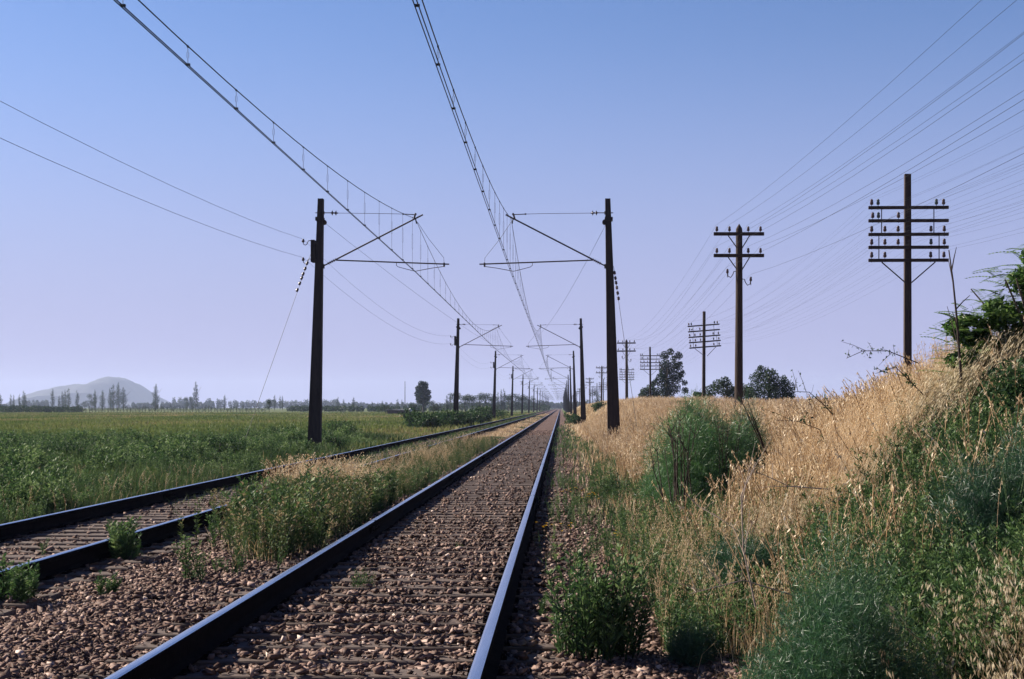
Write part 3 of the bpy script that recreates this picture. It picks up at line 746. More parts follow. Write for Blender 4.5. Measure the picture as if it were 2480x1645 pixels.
LEAFY_B = [t_leafy(34, 0.20, 0.05, 0.35, 4) for _ in range(5)]
OATS = [t_oat() for _ in range(8)]
BIGOATS = [t_oat(11, 0.070, 0.017, .26) for _ in range(8)]
HEADS = [t_head() for _ in range(8)]
def stuff(name, parts, m, label, cat):
    v, f, t = merge(parts); return tag(arr_mesh(name, v, f, m, tone=t), label, cat, kind='stuff')
wpx = lambda y, k=0.00033, m=0.004: np.maximum(m, y * k)

CLEAR = [(1.22, 6.4, .62, .75), (2.65, 8.6, .36, .6), (1.84, 18.9, 1.05, 3.2), (2.45, 20.6, .5, 1.6), (1.30, 10.5, .24, .8), (.80, 8.6, .2, .6), (.20, 8.8, .25, .6)]
def clear(x, y, keep=.08):
    """room left by the bushes (x, y, half width, half depth)"""
    k = np.ones(len(x), bool)
    for a, b_, c_, d_ in CLEAR: k &= (((x - a) / c_) ** 2 + ((y - b_) / d_) ** 2 > 1) | (RNG.random(len(x)) < keep)
    return k
# ---- dry golden grass on the bank
def bank_dry():
    x, y = samp(155000, .85, 10.5, 9, 330, 1.35)
    p = 0.35 + 0.65 * sstep(.85, 1.6, x)
    near = 1 - sstep(10, 17, y)
    # bare or weedy patches near the camera
    yb = 11.2 + 1.5 * (x - 1.8)
    weedy = np.maximum((1 - sstep(-.6, .8, y - yb)), .72 * (1 - sstep(14, 20, y)) * (x < 2.5))
    k = (RNG.random(len(x)) < p * (1 - weedy)) & ~((x < 1.25) & (vn(x, y, 1.5, 11) > .55))
    # fennel thicket clearing
    k &= clear(x, y)
    k &= (vn(x, y, 1.7, 28) + .35 * vn(x, y, .6, 29) > .46) | (RNG.random(len(x)) < .28)
    x = x[k]; y = y[k]
    h = (0.12 + 0.26 * vn(x, y, 2.2, 12) + .22 * vn(x, y, .7, 26)) * (0.65 + 0.6 * RNG.random(len(x))) * (0.7 + .4 * sstep(1.1, 3.5, x)) * (.5 + .5 * np.maximum(sstep(16, 22, y), sstep(2.2, 3.2, x)))
    t = 0.30 + 0.50 * RNG.random(len(x)) + 0.55 * (vn(x, y, 2.6, 13) - .5) + 0.35 * (vn(x, y, 0.7, 14) - .5)
    A = blades(x, y, h, wpx(y, .00042, .006), 0.42, dirx=(0.10, -0.02), tone=t)
    x, y = samp(26000, 1.15, 9.5, 9, 90, 1.3)
    k = (RNG.random(len(x)) < .1 + .9 * np.maximum(sstep(1.2, 3.0, x) * sstep(0, 2, y - 11.2 - 1.5 * (x - 1.8)), sstep(20, 26, y))) & clear(x, y, 0); x = x[k]; y = y[k]
    s = 0.42 + 0.30 * RNG.random(len(x)); sw = np.maximum(1, y / 25)
    B = scatter(HEADS, x, y, gz(x, y) - .02, s, 0.22, .15, sq=1.6)
    x, y = samp(9000, -.05, 1.3, 12, 160, 1.4)
    k = RNG.random(len(x)) < sstep(-.1, .9, x) * (.1 + .9 * (vn(x, y, 1.3, 68) > .45)) * sstep(11, 16, y); x = x[k]; y = y[k]
    C = blades(x, y, .05 + .24 * RNG.random(len(x)) * sstep(-.1, .9, x), wpx(y, .00045, .005), .6, z=np.maximum(gz(x, y), -.06), tone=.3 + .65 * RNG.random(len(x)))
    stuff('dry_grass', [A, B, C], M['dry'], 'golden dry grass covering the bank right of the tracks', 'grass')
bank_dry()
def bank_near_cover():
    x, y = samp(26000, 2.6, 11, 1.5, 15, .2, 20000)
    k = ~in_view(x, y, 120); x = x[k]; y = y[k]
    A = blades(x, y, .18 + .42 * RNG.random(len(x)), .012 + 0 * x, .4, dirx=(.1, 0), tone=.25 + .6 * RNG.random(len(x)))
    x, y = samp(9000, -16, -7.0, 2, 14, .2, 20000); k = ~in_view(x, y, 120); x = x[k]; y = y[k]
    stuff('dry_grass', [A], M['dry'], 'dry grass covering the top of the near bank beyond the right border', 'grass')
    stuff('green_grass', [blades(x, y, .15 + .35 * RNG.random(len(x)), .014 + 0 * x, .4, tone=.1 + .7 * RNG.random(len(x)))], M['green'], 'green grass of the meadow beyond the left border', 'grass')
bank_near_cover()
# ---- tall leaning golden grass on the near mound
def mound_dry():
    x, y = samp(34000, 2.3, 7.0, 9.2, 17, 1.0)
    d = sstep(2.0, 2.6, x) * sstep(-.5, .6, y - 11.2 - 1.5 * (x - 1.8)) * (1 - .8 * (x > 3.6) * (y < 12)); k = RNG.random(len(x)) < d; x = x[k]; y = y[k]
    h = 0.26 + 0.42 * vn(x, y, .8, 15) + .18 * RNG.random(len(x))
    A = blades(x, y, h, 0.0055 + 0 * x, 0.32, dirx=(0.25, -0.05), tone=0.42 + .5 * RNG.random(len(x)) + .3 * (vn(x, y, .6, 16) - .5))
    x, y = samp(7500, 2.2, 6.8, 9.0, 17.5, 1.0)
    k = RNG.random(len(x)) < sstep(1.9, 2.5, x) * sstep(-.5, .5, y - 11.2 - 1.5 * (x - 1.8)); x = x[k]; y = y[k]
    v = scatter(OATS, x, y, gz(x, y) - .02, (0.40 + .45 * RNG.random(len(x))) * (.75 + .55 * vn(x, y, .8, 65)), 0.16, .12)
    vv = v[0]; hh = vv[:, 2] - gz(vv[:, 0], vv[:, 1]); vv[:, 0] += .22 * np.clip(hh, 0, 2)
    stuff('tall_dry_grass', [A, v], M['dry'], 'tall golden oat grass leaning right on the near mound', 'grass')
mound_dry()
def straw_tuft(cx, cy, rx, n, h, lean, label, m='oat'):
    root = empty('straw_tuft', (cx, cy, g1(cx, cy))); tag(root, label, 'grass tuft', 'leaning straw tufts on the near mound')
    x = RNG.normal(0, rx * .5, n); y = RNG.normal(0, rx * .6, n); z = gz(x + cx, y + cy) - g1(cx, cy) - .03
    v = scatter(OATS, x, y, z, h * (.55 + .5 * RNG.random(n)), .12, .14); q_ = np.repeat(z, 1)
    V = v[0]; zz = np.clip(V[:, 2] - (gz(V[:, 0] + cx, V[:, 1] + cy) - g1(cx, cy)), 0, 2); V[:, 0] += lean * zz + .18 * zz ** 2
    o = arr_mesh('stems', V, v[1], M[m], tone=v[2], parent=root)
straw_tuft(3.20, 12.9, .55, 620, 1.02, .34, 'tall pale straw tuft leaning right on the mound crest below the bare sapling')
straw_tuft(2.75, 13.4, .5, 420, .74, .28, 'shorter golden straw tuft just left of the tall pale tuft', 'dry')
straw_tuft(3.55, 13.2, .4, 380, .95, .50, 'steeply leaning straw tuft under the bush at the right border')
straw_tuft(2.35, 12.6, .45, 330, .55, .22, 'low orange straw tuft at the edge of the dark weeds', 'dry')
straw_tuft(1.75, 12.2, .35, 240, .62, .06, 'pale upright straw tuft beside the slender fennel plant')
for cx_, cy_, h_, l_, m_, lb in [(3.7, 15.2, .75, .25, 'oat', 'pale straw tuft against the sky just right of the five-armed pole foot'), (3.75, 17.5, .7, .10, 'dry', 'golden straw tuft against the sky at the foot of the nearest five-armed pole'),
        (3.6, 19.5, .66, .15, 'oat', 'pale tuft on the skyline left of the nearest five-armed pole'), (3.9, 23, .7, .05, 'dry', 'upright golden tuft on the skyline above the long bramble shoot'), (3.1, 16.0, .6, .3, 'oat', 'pale leaning tuft on the slope under the arching bramble'),
        (2.7, 15.3, .5, .25, 'oat', 'small pale tuft halfway down the golden slope'), (2.3, 16.5, .55, .1, 'dry', 'golden tuft right of the big fennel thicket')]:
    straw_tuft(cx_, cy_, .5, 260, h_, l_, lb, m_)
# ---- wild oats close to the camera, bottom right
def near_oats():
    x, y = samp(1900, 0.95, 2.6, 4.3, 7.4, 1.0, 100)
    k = (RNG.random(len(x)) < sstep(1.0, 1.5, x - (y - 5) * .12) * (.15 + .6 * (vn(x, y, .5, 27) > .45))) & clear(x, y, .15); x = x[k]; y = y[k]
    A = scatter(BIGOATS, x, y, gz(x, y) - .02, 0.30 + .22 * RNG.random(len(x)), .25, .12)
    x, y = samp(5000, 0.9, 3.0, 4.0, 8.0, 1.0, 100)
    k = (RNG.random(len(x)) < .10 + .5 * (vn(x, y, .5, 17) > .6)) & clear(x, y); x = x[k]; y = y[k]
    B = blades(x, y, .10 + .26 * RNG.random(len(x)), 0.004 + 0 * x, .7, dirx=(.1, 0), tone=.3 + .65 * RNG.random(len(x)))
    x, y = samp(1900, 0.35, 3.0, 8.5, 16, 1.0)
    k = RNG.random(len(x)) < sstep(.5, .9, x) * (.35 + .65 * (vn(x, y, 1.3, 18) > .45)) * clear(x, y); x = x[k]; y = y[k]
    C = scatter(OATS, x, y, gz(x, y) - .02, 0.30 + .30 * RNG.random(len(x)), .16, .14)
    x, y = samp(10000, 0.55, 3.0, 8.5, 17, 1.0)
    k = RNG.random(len(x)) < sstep(.55, 1.0, x) * (.25 + .75 * (vn(x, y, 1.1, 19) > .5)) * clear(x, y); x = x[k]; y = y[k]
    D = blades(x, y, .12 + .26 * RNG.random(len(x)), 0.0045 + 0 * x, .5, tone=.25 + .6 * RNG.random(len(x)))
    x, y = samp(9000, .75, 3.2, 4.5, 14, 1.0, 100)
    L_ = blades(x, y, .02 + .07 * RNG.random(len(x)), 0.005 + 0 * x, 1.3, tone=.2 + .7 * RNG.random(len(x)))
    stuff('oat_straw', [B, C, D, L_], M['dry'], 'low dry straw and thin oats at the foot of the bank', 'grass')
    stuff('wild_oats', [A], M['oat'], 'wild oats with large pale drooping seed heads in the bottom right corner', 'grass')
near_oats()
# ---- green weeds on the near bank
def bank_weeds():
    parts = []
    x, y = samp(5200, 1.2, 4.6, 6.4, 14, 1.0, 120)
    c = sstep(1.25, 1.8, x) * (1 - sstep(-.3, .9, y - 11.2 - 1.5 * (x - 1.8))); k = RNG.random(len(x)) < c * (.45 + .55 * (vn(x, y, .8, 21) > .4)) * clear(x, y); x = x[k]; y = y[k]
    parts.append(scatter(LEAFY, x, y, gz(x, y) - .02, .22 + .26 * RNG.random(len(x)), .15, .18))
    x, y = samp(30000, 1.0, 4.0, 5.0, 14, 1.0, 120)
    k = RNG.random(len(x)) < .85; x = x[k]; y = y[k]
    parts.append(blades(x, y, .07 + .20 * RNG.random(len(x)) * vn(x, y, .7, 22), 0.006 + 0 * x, .7, tone=.10 + .55 * RNG.random(len(x)) + .2 * (vn(x, y, .5, 23) - .5)))
    # green patches further up the bank foot
    x, y = samp(12000, .75, 4.2, 10, 60, 1.4)
    k = (vn(x, y, 2.2, 24) > .56 - .12 * (x < 2.3) * (y < 22)); x = x[k]; y = y[k]
    parts.append(blades(x, y, .18 + .28 * RNG.random(len(x)), wpx(y, .0004, .007), .45, tone=.2 + .55 * RNG.random(len(x))))
    x, y = samp(2600, .65, 2.4, 8.8, 34, 1.2)
    k = (vn(x, y, 1.2, 25) > .45); x = x[k]; y = y[k]
    parts.append(scatter(LEAFY, x, y, gz(x, y) - .02, .18 + .26 * RNG.random(len(x)), .12, .18))
    x, y = samp(4600, -.30, 1.1, 13, 120, 1.35)          # creeping up to the right rail
    k = RNG.random(len(x)) < (.15 + .85 * sstep(14, 45, y)) * (.1 + .9 * (vn(x, y, 1.1, 60) > .48)) * sstep(-.35, .5, x + .01 * y); x = x[k]; y = y[k]
    parts.append(blades(x, y, (.06 + .20 * RNG.random(len(x))), wpx(y, .0005, .007), .6, z=-.04 + 0 * x, tone=.2 + .8 * RNG.random(len(x))))
    x, y = samp(700, -.15, 1.4, 12, 60, 1.3)
    k = vn(x, y, .9, 61) > .5; x = x[k]; y = y[k]
    parts.append(scatter(LEAFY, x, y, np.maximum(gz(x, y), -.04), .14 + .22 * RNG.random(len(x)), .12, .25))
    stuff('green_weeds', parts, M['weed'], 'low dark green weeds spreading over the near bank and its foot', 'weeds')
bank_weeds()

# ---- strip between the tracks
def strip():
    def dens(x, y):
        lo = -4.34; hi = -2.42 + .35 * (vn(0 * y, y, 3.5, 30) - .5)
        near = sstep(12.6, 17.5, y + 4.5 * (vn(x, y, .8, 38) - .5) + (x + 2.95) * 4.2 * (x < -2.95) - 2.2 * np.clip(x + 2.8, 0, 1)) ** 1.3
        return near * (x > lo) * (x < hi)
    parts = []
    x, y = samp(80000, -4.35, -2.3, 12.5, 330, 1.5)
    k = RNG.random(len(x)) < dens(x, y) * (.22 + .78 * (vn(x, y, 1.2, 31) > .42)); x = x[k]; y = y[k]
    h = (.20 + .34 * vn(x, y, 1.6, 32)) * (.7 + .5 * RNG.random(len(x))) * (1 - .35 * sstep(22, 60, y)) * (1 - .55 * sstep(-3.0, -2.45, x)) * (.75 + .35 * sstep(14, 18, y) - .35 * sstep(18, 26, y)) * (1 - .3 * (x < -3.7))
    gold = sstep(.40, .5, vn(x, y, 9, 33)) * sstep(50, 60, y) * (RNG.random(len(x)) < .8) + .9 * (vn(x, y, 2.3, 34) > .62) * (RNG.random(len(x)) < .22)
    t = .15 + .5 * RNG.random(len(x)) + .12 * (vn(x, y, .9, 35) - .5)
    g = (gold > .5)
    th_ = (RNG.random(len(x)) < .30 + .70 * sstep(16, 24, y)) & ~g
    P = blades(x[th_], y[th_], h[th_], wpx(y[th_], .00042, .006), .42, tone=t[th_])
    parts.append(P)
    Q = blades(x[g], y[g], h[g] * 1.1, wpx(y[g], .00042, .005), .35, tone=.3 + .6 * RNG.random(g.sum()))
    x, y = samp(4600, -4.3, -2.4, 13, 60, 1.3)
    k = RNG.random(len(x)) < dens(x, y) * (.15 + .85 * (vn(x, y, 1.3, 67) > .40)); x = x[k]; y = y[k]
    parts.append(scatter(LEAFY, x, y, gz(x, y) + .06, (.30 + .34 * RNG.random(len(x))) * (1 - .35 * sstep(18, 26, y)), .12, .18))
    x, y = samp(5200, -4.35, -2.9, 14.0, 70, 1.7)
    k = (RNG.random(len(x)) < dens(x, y)) & (vn(x, y, 1.5, 36) > .54) & (RNG.random(len(x)) < .7); x = x[k]; y = y[k]
    O = scatter(OATS, x, y, gz(x, y) + .06, (.50 + .42 * RNG.random(len(x))) * (1 - .45 * sstep(20, 27, y)), .15, .14, sq=1.8)
    x, y = samp(1900, -4.2, -2.45, 12.7, 30, 1.2)
    k = RNG.random(len(x)) < dens(x, y - .3) * (vn(x, y, 1.0, 64) > .40); x = x[k]; y = y[k]
    vw = scatter(LEAFY + LEAFY_B[:2], x, y, gz(x, y) + .06, (.14 + .50 * RNG.random(len(x)) * vn(x, y, 1.3, 67) * 1.5) * (1 - .3 * sstep(18, 26, y)), .18, .12)
    stuff('verge_weeds', [vw], M['weed'], 'dark leafy weeds at the near end of the strip between the tracks', 'weeds')
    stuff('green_verge', parts, M['green'], 'green weeds and grass growing in the strip between the two tracks', 'grass')
    stuff('dry_verge', [Q, O], M['dry'], 'pale dry oat grass rising from the strip between the two tracks', 'grass')
    # inside the farther track and beside its far rail, further down the line
    x, y = samp(14000, -6.02, -4.62, 19.5, 330, 1.5)
    k = RNG.random(len(x)) < sstep(20, 26, y) * (.3 + .7 * (vn(x, y, 2, 37) > .4)); x = x[k]; y = y[k]
    A = blades(x, y, .06 + .13 * RNG.random(len(x)), wpx(y, .0004, .006), .5, z=gz(x, y) + .05, tone=.1 + .7 * RNG.random(len(x)))
    stuff('track_grass', [A], M['green'], 'short grass growing between the rails of the farther track', 'grass')
strip()

# ---- meadow left of the tracks
def meadow():
    parts = []
    x, y = samp(90000, -60, -6.75, 9.0, 75, 1.35)
    n = len(x); tall = vn(x, y, 3.0, 41); dist = -6.6 - x
    h = (.16 + .42 * np.clip(tall * 1.5 - .35, 0, 1)) * (.6 + .6 * RNG.random(n)) * (.45 + .55 * sstep(.1, 1.6, dist)) * (1 - .45 * sstep(6, 14, dist))
    t = .18 + .45 * RNG.random(n) + .55 * (vn(x, y, 2.2, 42) - .5) + .5 * (vn(x, y, 7, 47) - .5) + .5 * (RNG.random(n) < .04 + .08 * sstep(1.2, .2, dist))
    parts.append(blades(x, y, h, wpx(y, .00042, .007), .4, z=gz(x, y) - .01, tone=t))
    x, y = samp(11000, -30, -6.9, 11, 60, 1.25)
    k = vn(x, y, 2.4, 43) > .44; x = x[k]; y = y[k]
    W = scatter(LEAFY, x, y, gz(x, y) - .02, (.30 + .45 * RNG.random(len(x))) * (.5 + .5 * sstep(7, 8.6, -x)), .12, .2)
    stuff('tall_weeds', [W], M['weed'], 'dark leafy weeds standing thick along the left edge of the farther track', 'weeds')
    cx, cy = samp(430, -34, -7.5, 10, 64, 1.3)
    cx = cx[(vn(cx, cy, 5, 62) > .38)]; cy = cy[:len(cx)]
    n2 = len(cx); per = 34; R0 = .35 + .75 * RNG.random(n2); H0 = (.26 + .36 * RNG.random(n2)) * (.75 + .25 * (cx < -8.5)); T0 = RNG.normal(0, .16, n2)
    i_ = np.repeat(np.arange(n2), per); a_ = RNG.random(n2 * per) * 6.28; q_ = np.sqrt(RNG.random(n2 * per))
    px_ = cx[i_] + np.cos(a_) * q_ * R0[i_]; py_ = cy[i_] + np.sin(a_) * q_ * R0[i_]; hh = H0[i_] * (1.25 - .7 * q_ ** 2) * (.8 + .4 * RNG.random(len(i_)))
    k = px_ < -6.9; px_, py_, hh, i_ = px_[k], py_[k], hh[k], i_[k]
    Cc = scatter(LEAFY_B, px_, py_, gz(px_, py_) - .02, hh, .15, .10)
    W2 = (Cc[0], Cc[1], np.clip(Cc[2] + .14 + .12 * (vn(Cc[0][:, 0], Cc[0][:, 1], 1.6, 63) - .5) * 2.5, 0, 1))
    stuff('lumpy_weeds', [W2], M['weed'], 'lumpy clumps of dark and bright green weeds in the near part of the meadow', 'weeds')
    stuff('meadow_edge', parts, M['green'], 'tall green grass with few dry tips beyond the farther track', 'grass')
    x, y = samp(120000, -170, -7.0, 38, 420, 1.55)
    n = len(x); dist = -7 - x
    h = (.14 + .20 * vn(x, y, 6, 44)) * (.6 + .7 * RNG.random(n))
    t = .40 + .34 * RNG.random(n) + .65 * (vn(x, y * .35, 9, 45) - .5) + .25 * (vn(x, y, 1.6, 46) - .5) + .12 * sstep(60, 200, y)
    P = blades(x, y, h, wpx(y, .00065, .012), .4, z=gz(x, y) - .01, tone=t)
    stuff('meadow_grass', [P], M['meadow'], 'broad yellow green meadow reaching to the far trees', 'grass')
    x, y = samp(420, -14, -6.7, 10.5, 30, 1.2)
    k = dist_ok = (x > -7.9) | (RNG.random(len(x)) < .25); x = x[k]; y = y[k]
    O = scatter(OATS, x, y, gz(x, y) - .02, .28 + .25 * RNG.random(len(x)), .15, .14, sq=1.2)
    stuff('meadow_oats', [O], M['dry'], 'pale seed heads along the outer rail of the farther track', 'grass')
meadow()

# ------------------------------------------------------------------ single plants
def thing_mesh(root, name, part, m, tones=True):
    v, f, t = part; return arr_mesh(name, v, f, m, tone=t, parent=root)
def weed_clump(x, y, h, r, n, label, big=False, group=None, dz=0.0):
    root = empty('weed_plant', (x, y, max(g1(x, y), float(bed_z(x, y)) if -7.3 < x < 1 else -9) + dz)); tag(root, label, 'weed', group)
    a = RNG.random(n) * 6.28; q_ = r * np.sqrt(RNG.random(n))
    s = h * (.55 + .45 * RNG.random(n))
    P = scatter(LEAFY_B if big else LEAFY, np.cos(a) * q_, np.sin(a) * q_, np.full(n, -.02), s, .12, .15)
    v, f, t = P
    thing_mesh(root, 'foliage', P, M['weed'])
    return root
weed_clump(.22, 8.9, .68, .25, 58, 'large leafy green weed with narrow leaves growing beside the nearest sleepers')
weed_clump(-.16, 10.6, .24, .07, 7, 'small weed tucked against the rightmost rail')
weed_clump(-1.62, 12.2, .20, .11, 16, 'round green tuft growing between the rails of the nearer track')
weed_clump(-1.05, 15.6, .12, .06, 7, 'tiny sparse weed between the rails beyond the round green tuft')
weed_clump(-3.10, 12.6, .44, .10, 9, 'upright narrow green weed on the stones between the two tracks')
weed_clump(-3.60, 11.9, .24, .13, 8, 'low bushy weed on the stones left of the upright narrow weed', True)
weed_clump(-4.28, 14.6, .46, .18, 12, 'dark green weed leaning over the inner rail of the farther track', True)
weed_clump(-4.12, 11.4, .42, .17, 9, 'broad leaved green weed in the rail shadow at the left border', True)
weed_clump(-5.9, 13.8, .22, .08, 6, 'sparse weed between the rails of the farther track at the left')
weed_clump(-5.2, 14.9, .22, .06, 5, 'thin pale weed between the rails of the farther track')
weed_clump(.55, 15.4, .35, .2, 14, 'grey green weed at the ballast edge behind the largest weed')
weed_clump(.62, 23.5, .62, .26, 20, 'dense dark weed in front of the nearest right mast')
weed_clump(.15, 27.0, .35, .22, 14, 'low weed with yellow blooms beside it near the right rail')
# yellow flowers
for k, (x, y, n) in enumerate([(-.16, 17.1, 7), (.02, 16.8, 5), (.18, 24.6, 12), (.42, 22.8, 12), (.55, 15.9, 5)]):
    root = empty('yellow_flowers', (x, y, -.03)); tag(root, ['cluster of yellow flowers on the stones close to the right rail', 'few yellow flowers just right of the lone cluster by the rail', 'orange yellow flowers farther up beside the low weed',
        'orange yellow flowers in front of the dense dark weed', 'small yellow flowers beside the grey green weed'][k], 'flower')
    px_ = RNG.normal(0, .07, n); py_ = RNG.normal(0, .1, n); hz_ = .10 + .1 * RNG.random(n)
    st = merge([stemstrip([(a, b_, 0), (a + .01, b_, c * .6), (a + .015, b_, c)], .003, .4) for a, b_, c in zip(px_, py_, hz_)])
    thing_mesh(root, 'foliage', st, M['weed'])  # this mesh holds only the flower stems
    pet = []
    for a, b_, c in zip(px_, py_, hz_):
        for j in range(6):
            q_ = j * 1.047; A = np.array([[math.cos(q_), math.sin(q_) * .8, .45]]) * .011; Bv = np.array([[-math.sin(q_), math.cos(q_), 0]]) * .006
            pet.append(quads(np.array([[a + .015, b_, c]]) + A, A, Bv, RNG.random(1)))
    thing_mesh(root, 'blossom', merge(pet), M['yellow'])

def fennel(x, y, h, r, n, label, th=.0022, L=.085, tb=0.0, flat=1.0, stalks=10):
    root = empty('fennel_bush', (x, y, g1(x, y))); tag(root, label, 'bush')
    # feathery sprays: fine threads around short rachises filling a lumpy dome
    k = n; cl = 14
    cc = unit(cl); cc[:, 2] = np.abs(cc[:, 2]); cc *= (RNG.random((cl, 1)) ** .4) * .62; cs = .30 + .22 * RNG.random(cl)
    id_ = RNG.integers(0, cl, k); p = cc[id_] + unit(k) * (RNG.random((k, 1)) ** .45) * cs[id_][:, None]
    p[:, 2] = np.abs(p[:, 2]); p *= np.array([r, r * flat, h])
    g = 7
    d0 = p / np.array([r, r * flat, h]) + np.array([0, 0, .7]) + unit(k) * .5; d0 /= np.linalg.norm(d0, axis=1)[:, None]
    C = np.repeat(p, g, 0) + np.repeat(d0, g, 0) * (np.tile(np.linspace(0, 1, g), k) * L * 1.3)[:, None]
    A = np.repeat(d0, g, 0) * .6 + unit(k * g) * .8; A /= np.linalg.norm(A, axis=1)[:, None]
    LL = L * (.5 + .6 * RNG.random(k * g)); B = np.cross(A, unit(k * g)); B /= np.linalg.norm(B, axis=1)[:, None]
    tn = np.repeat(.25 + .45 * RNG.random(k) + .25 * (cs[id_] - .4), g) + .1 * RNG.random(k * g) + tb
    thing_mesh(root, 'foliage', quads(C + A * (LL * .5)[:, None], A * (LL * .5)[:, None], B * th * .5, tn), M['fennel'])
    b = MB()
    for i in range(stalks):
        a = random.uniform(0, 6.28); q_ = random.uniform(.1, .75); hh = h * random.uniform(.6, .95)
        b.tube([(0, 0, -.05), (math.cos(a) * q_ * r * .4, math.sin(a) * q_ * r * .4, hh * .5), (math.cos(a) * q_ * r, math.sin(a) * q_ * r, hh)], [.006 * h + .001, .004 * h + .001, .0015], 5)
    b.build('stem', M['green_stem'], root)
    return root
fennel(1.22, 6.5, .86, .55, 14000, 'feathery blue green fennel bush in the right foreground', .0026, .055, .05)
fennel(2.65, 8.7, .78, .50, 5200, 'feathery dark fennel bush on the bank at the right border', .003, .07, -.1)
fennel(1.82, 19.6, 1.42, 1.0, 12500, 'big bright fennel thicket pierced by dark dead stalks', .0055, .12, .26, 1.2)
fennel(2.45, 20.2, 1.1, .55, 3600, 'smaller fennel bush at the right flank of the big thicket', .0045, .12, .05, 1.3)
fennel(1.30, 10.6, .62, .30, 3000, 'slender fennel plant between the oat grass and the green weeds', .003, .08, -.05)
fennel(.80, 8.8, .30, .17, 900, 'small smoky fennel tuft beside the large leafy weed', .0028, .06, -.05)
fennel(1.05, 12.4, .22, .16, 900, 'little light green fennel tuft in the dry grass', .003, .06, .25)

def stalks(x, y, n, h, spread, label, m='twig', r0=.010, seed=0, fork=3, lean=(0, 0)):
    rnd = random.Random(seed); root = empty('dead_stalk_clump', (x, y, g1(x, y))); tag(root, label, 'dead stalks')
    for i in range(n):
        b = MB(); a = rnd.uniform(0, 6.28); q_ = rnd.uniform(.15, 1) * spread; H = h * rnd.uniform(.6, 1)
        bx_, by_ = rnd.gauss(0, .07), rnd.gauss(0, .07)
        pts = []
        for f in (0, .35, .7, 1):
            pts.append((bx_ + math.cos(a) * q_ * f ** 1.2 * H + lean[0] * f * H + rnd.gauss(0, .012), by_ + math.sin(a) * q_ * f ** 1.2 * H + lean[1] * f * H, H * f - .05 * (f == 0)))
        b.tube(pts, [r0, r0 * .85, r0 * .6, r0 * .3], 5)
        for k in range(fork):
            t = rnd.uniform(.45, .95); i0 = min(int(t * 3), 2); p0 = Vector(pts[i0]).lerp(Vector(pts[i0 + 1]), t * 3 - i0)
            aa = rnd.uniform(0, 6.28); L_ = H * rnd.uniform(.08, .25)
            b.tube([p0, p0 + Vector((math.cos(aa) * .35, math.sin(aa) * .35, .45)) * L_, p0 + Vector((math.cos(aa) * .5, math.sin(aa) * .5, 1)) * L_], [r0 * .45, r0 * .35, r0 * .2], 4)
        b.build('stem', M[m], root)
    return root
stalks(1.50, 18.5, 9, 1.45, .26, 'clump of tall dark dead stalks rising from the big fennel thicket', seed=3, fork=4)
stalks(1.22, 18.4, 4, 1.05, .45, 'dark dead stalks fanning out left of the big fennel thicket', seed=5)
stalks(2.05, 18.6, 7, 1.5, .14, 'thin upright dead stalks in the middle of the fennel thicket', seed=8, r0=.006)
stalks(2.72, 18.8, 3, 1.3, .10, 'dark dead stalk leaning left at the right end of the fennel thicket', seed=9, lean=(-.38, 0), r0=.011)
stalks(3.4, 19.5, 3, .9, .3, 'branched dead stalks in golden grass right of the fennel thicket', seed=12, fork=5, r0=.007)
def bare_branch(pts, r0, label, m='pale_twig', kids=6, seed=0, cat='branch', leaf=False):
    rnd = random.Random(seed); o0 = Vector(pts[0]); root = empty('dry_branch' if m == 'pale_twig' else 'bramble', o0); tag(root, label, cat)
    P = [Vector(p) - o0 for p in pts]; n = len(P)
    r0 *= .75
    b = MB(); b.tube(P, [r0 * (1 - .6 * i / (n - 1)) for i in range(n)], 6); b.build('limb', M[m], root)
    lf = []
    for k in range(kids):
        t = rnd.uniform(.15, .98) * (n - 1); i = int(t); p = P[i].lerp(P[min(i + 1, n - 1)], t - i)
        d = (P[-1] - P[0]).normalized() * .6 + Vector((rnd.gauss(0, .5), rnd.gauss(0, .5), rnd.gauss(.2, .5))); L_ = (P[-1] - P[0]).length * rnd.uniform(.12, .32)
        e = p + d * L_; mid = p + d * L_ * .5 + Vector((0, 0, .04 * L_))
        b = MB(); b.tube([p, mid, e], [r0 * .5, r0 * .38, r0 * .2], 5); b.build('twig', M[m], root)
        for j in range(6): lf.append(np.array(p.lerp(e, rnd.random())))
    if leaf:
        C = np.array(lf) + RNG.normal(0, .012, (len(lf), 3)); A = unit(len(lf)) * .018; B = np.cross(A, unit(len(lf))) * .5
        thing_mesh(root, 'leaves', quads(C, A, B, .3 + .7 * RNG.random(len(lf))), M['bush'])
    return root
def atp(px, py, Y): return ((px - 1358) / 3600 * Y, Y, CAM_Z + (987 - py) / 3600 * Y)
bare_branch([atp(1930, 1445, 7.6), atp(1800, 1405, 7.5), atp(1672, 1438, 7.5)], .006, 'pale fallen branch lying across weeds beside the foreground fennel', seed=2)
bare_branch([atp(1830, 1470, 8), atp(1800, 1330, 8), atp(1795, 1200, 8), atp(1830, 1120, 8.1)], .007, 'upright pale dry stalk beside the slender fennel plant', seed=4, kids=8)
bare_branch([atp(2010, 1185, 12), atp(1910, 1178, 12), atp(1850, 1150, 12), atp(1800, 1137, 12)], .008, 'bleached crooked branch at the lower edge of the golden grass', seed=6)
bare_branch([atp(1660, 1195, 12), atp(1690, 1225, 12), atp(1750, 1260, 11.5), atp(1790, 1290, 11.5)], .006, 'thin pale branch below the big fennel thicket', seed=7, kids=5)
bare_branch([atp(2225, 880, 14.5), atp(2150, 850, 14.5), atp(2090, 850, 14.6), atp(2050, 868, 14.6)], .008, 'dark bramble arching against the sky in front of the five-armed pole', 'twig', 9, 10, 'bramble', True)
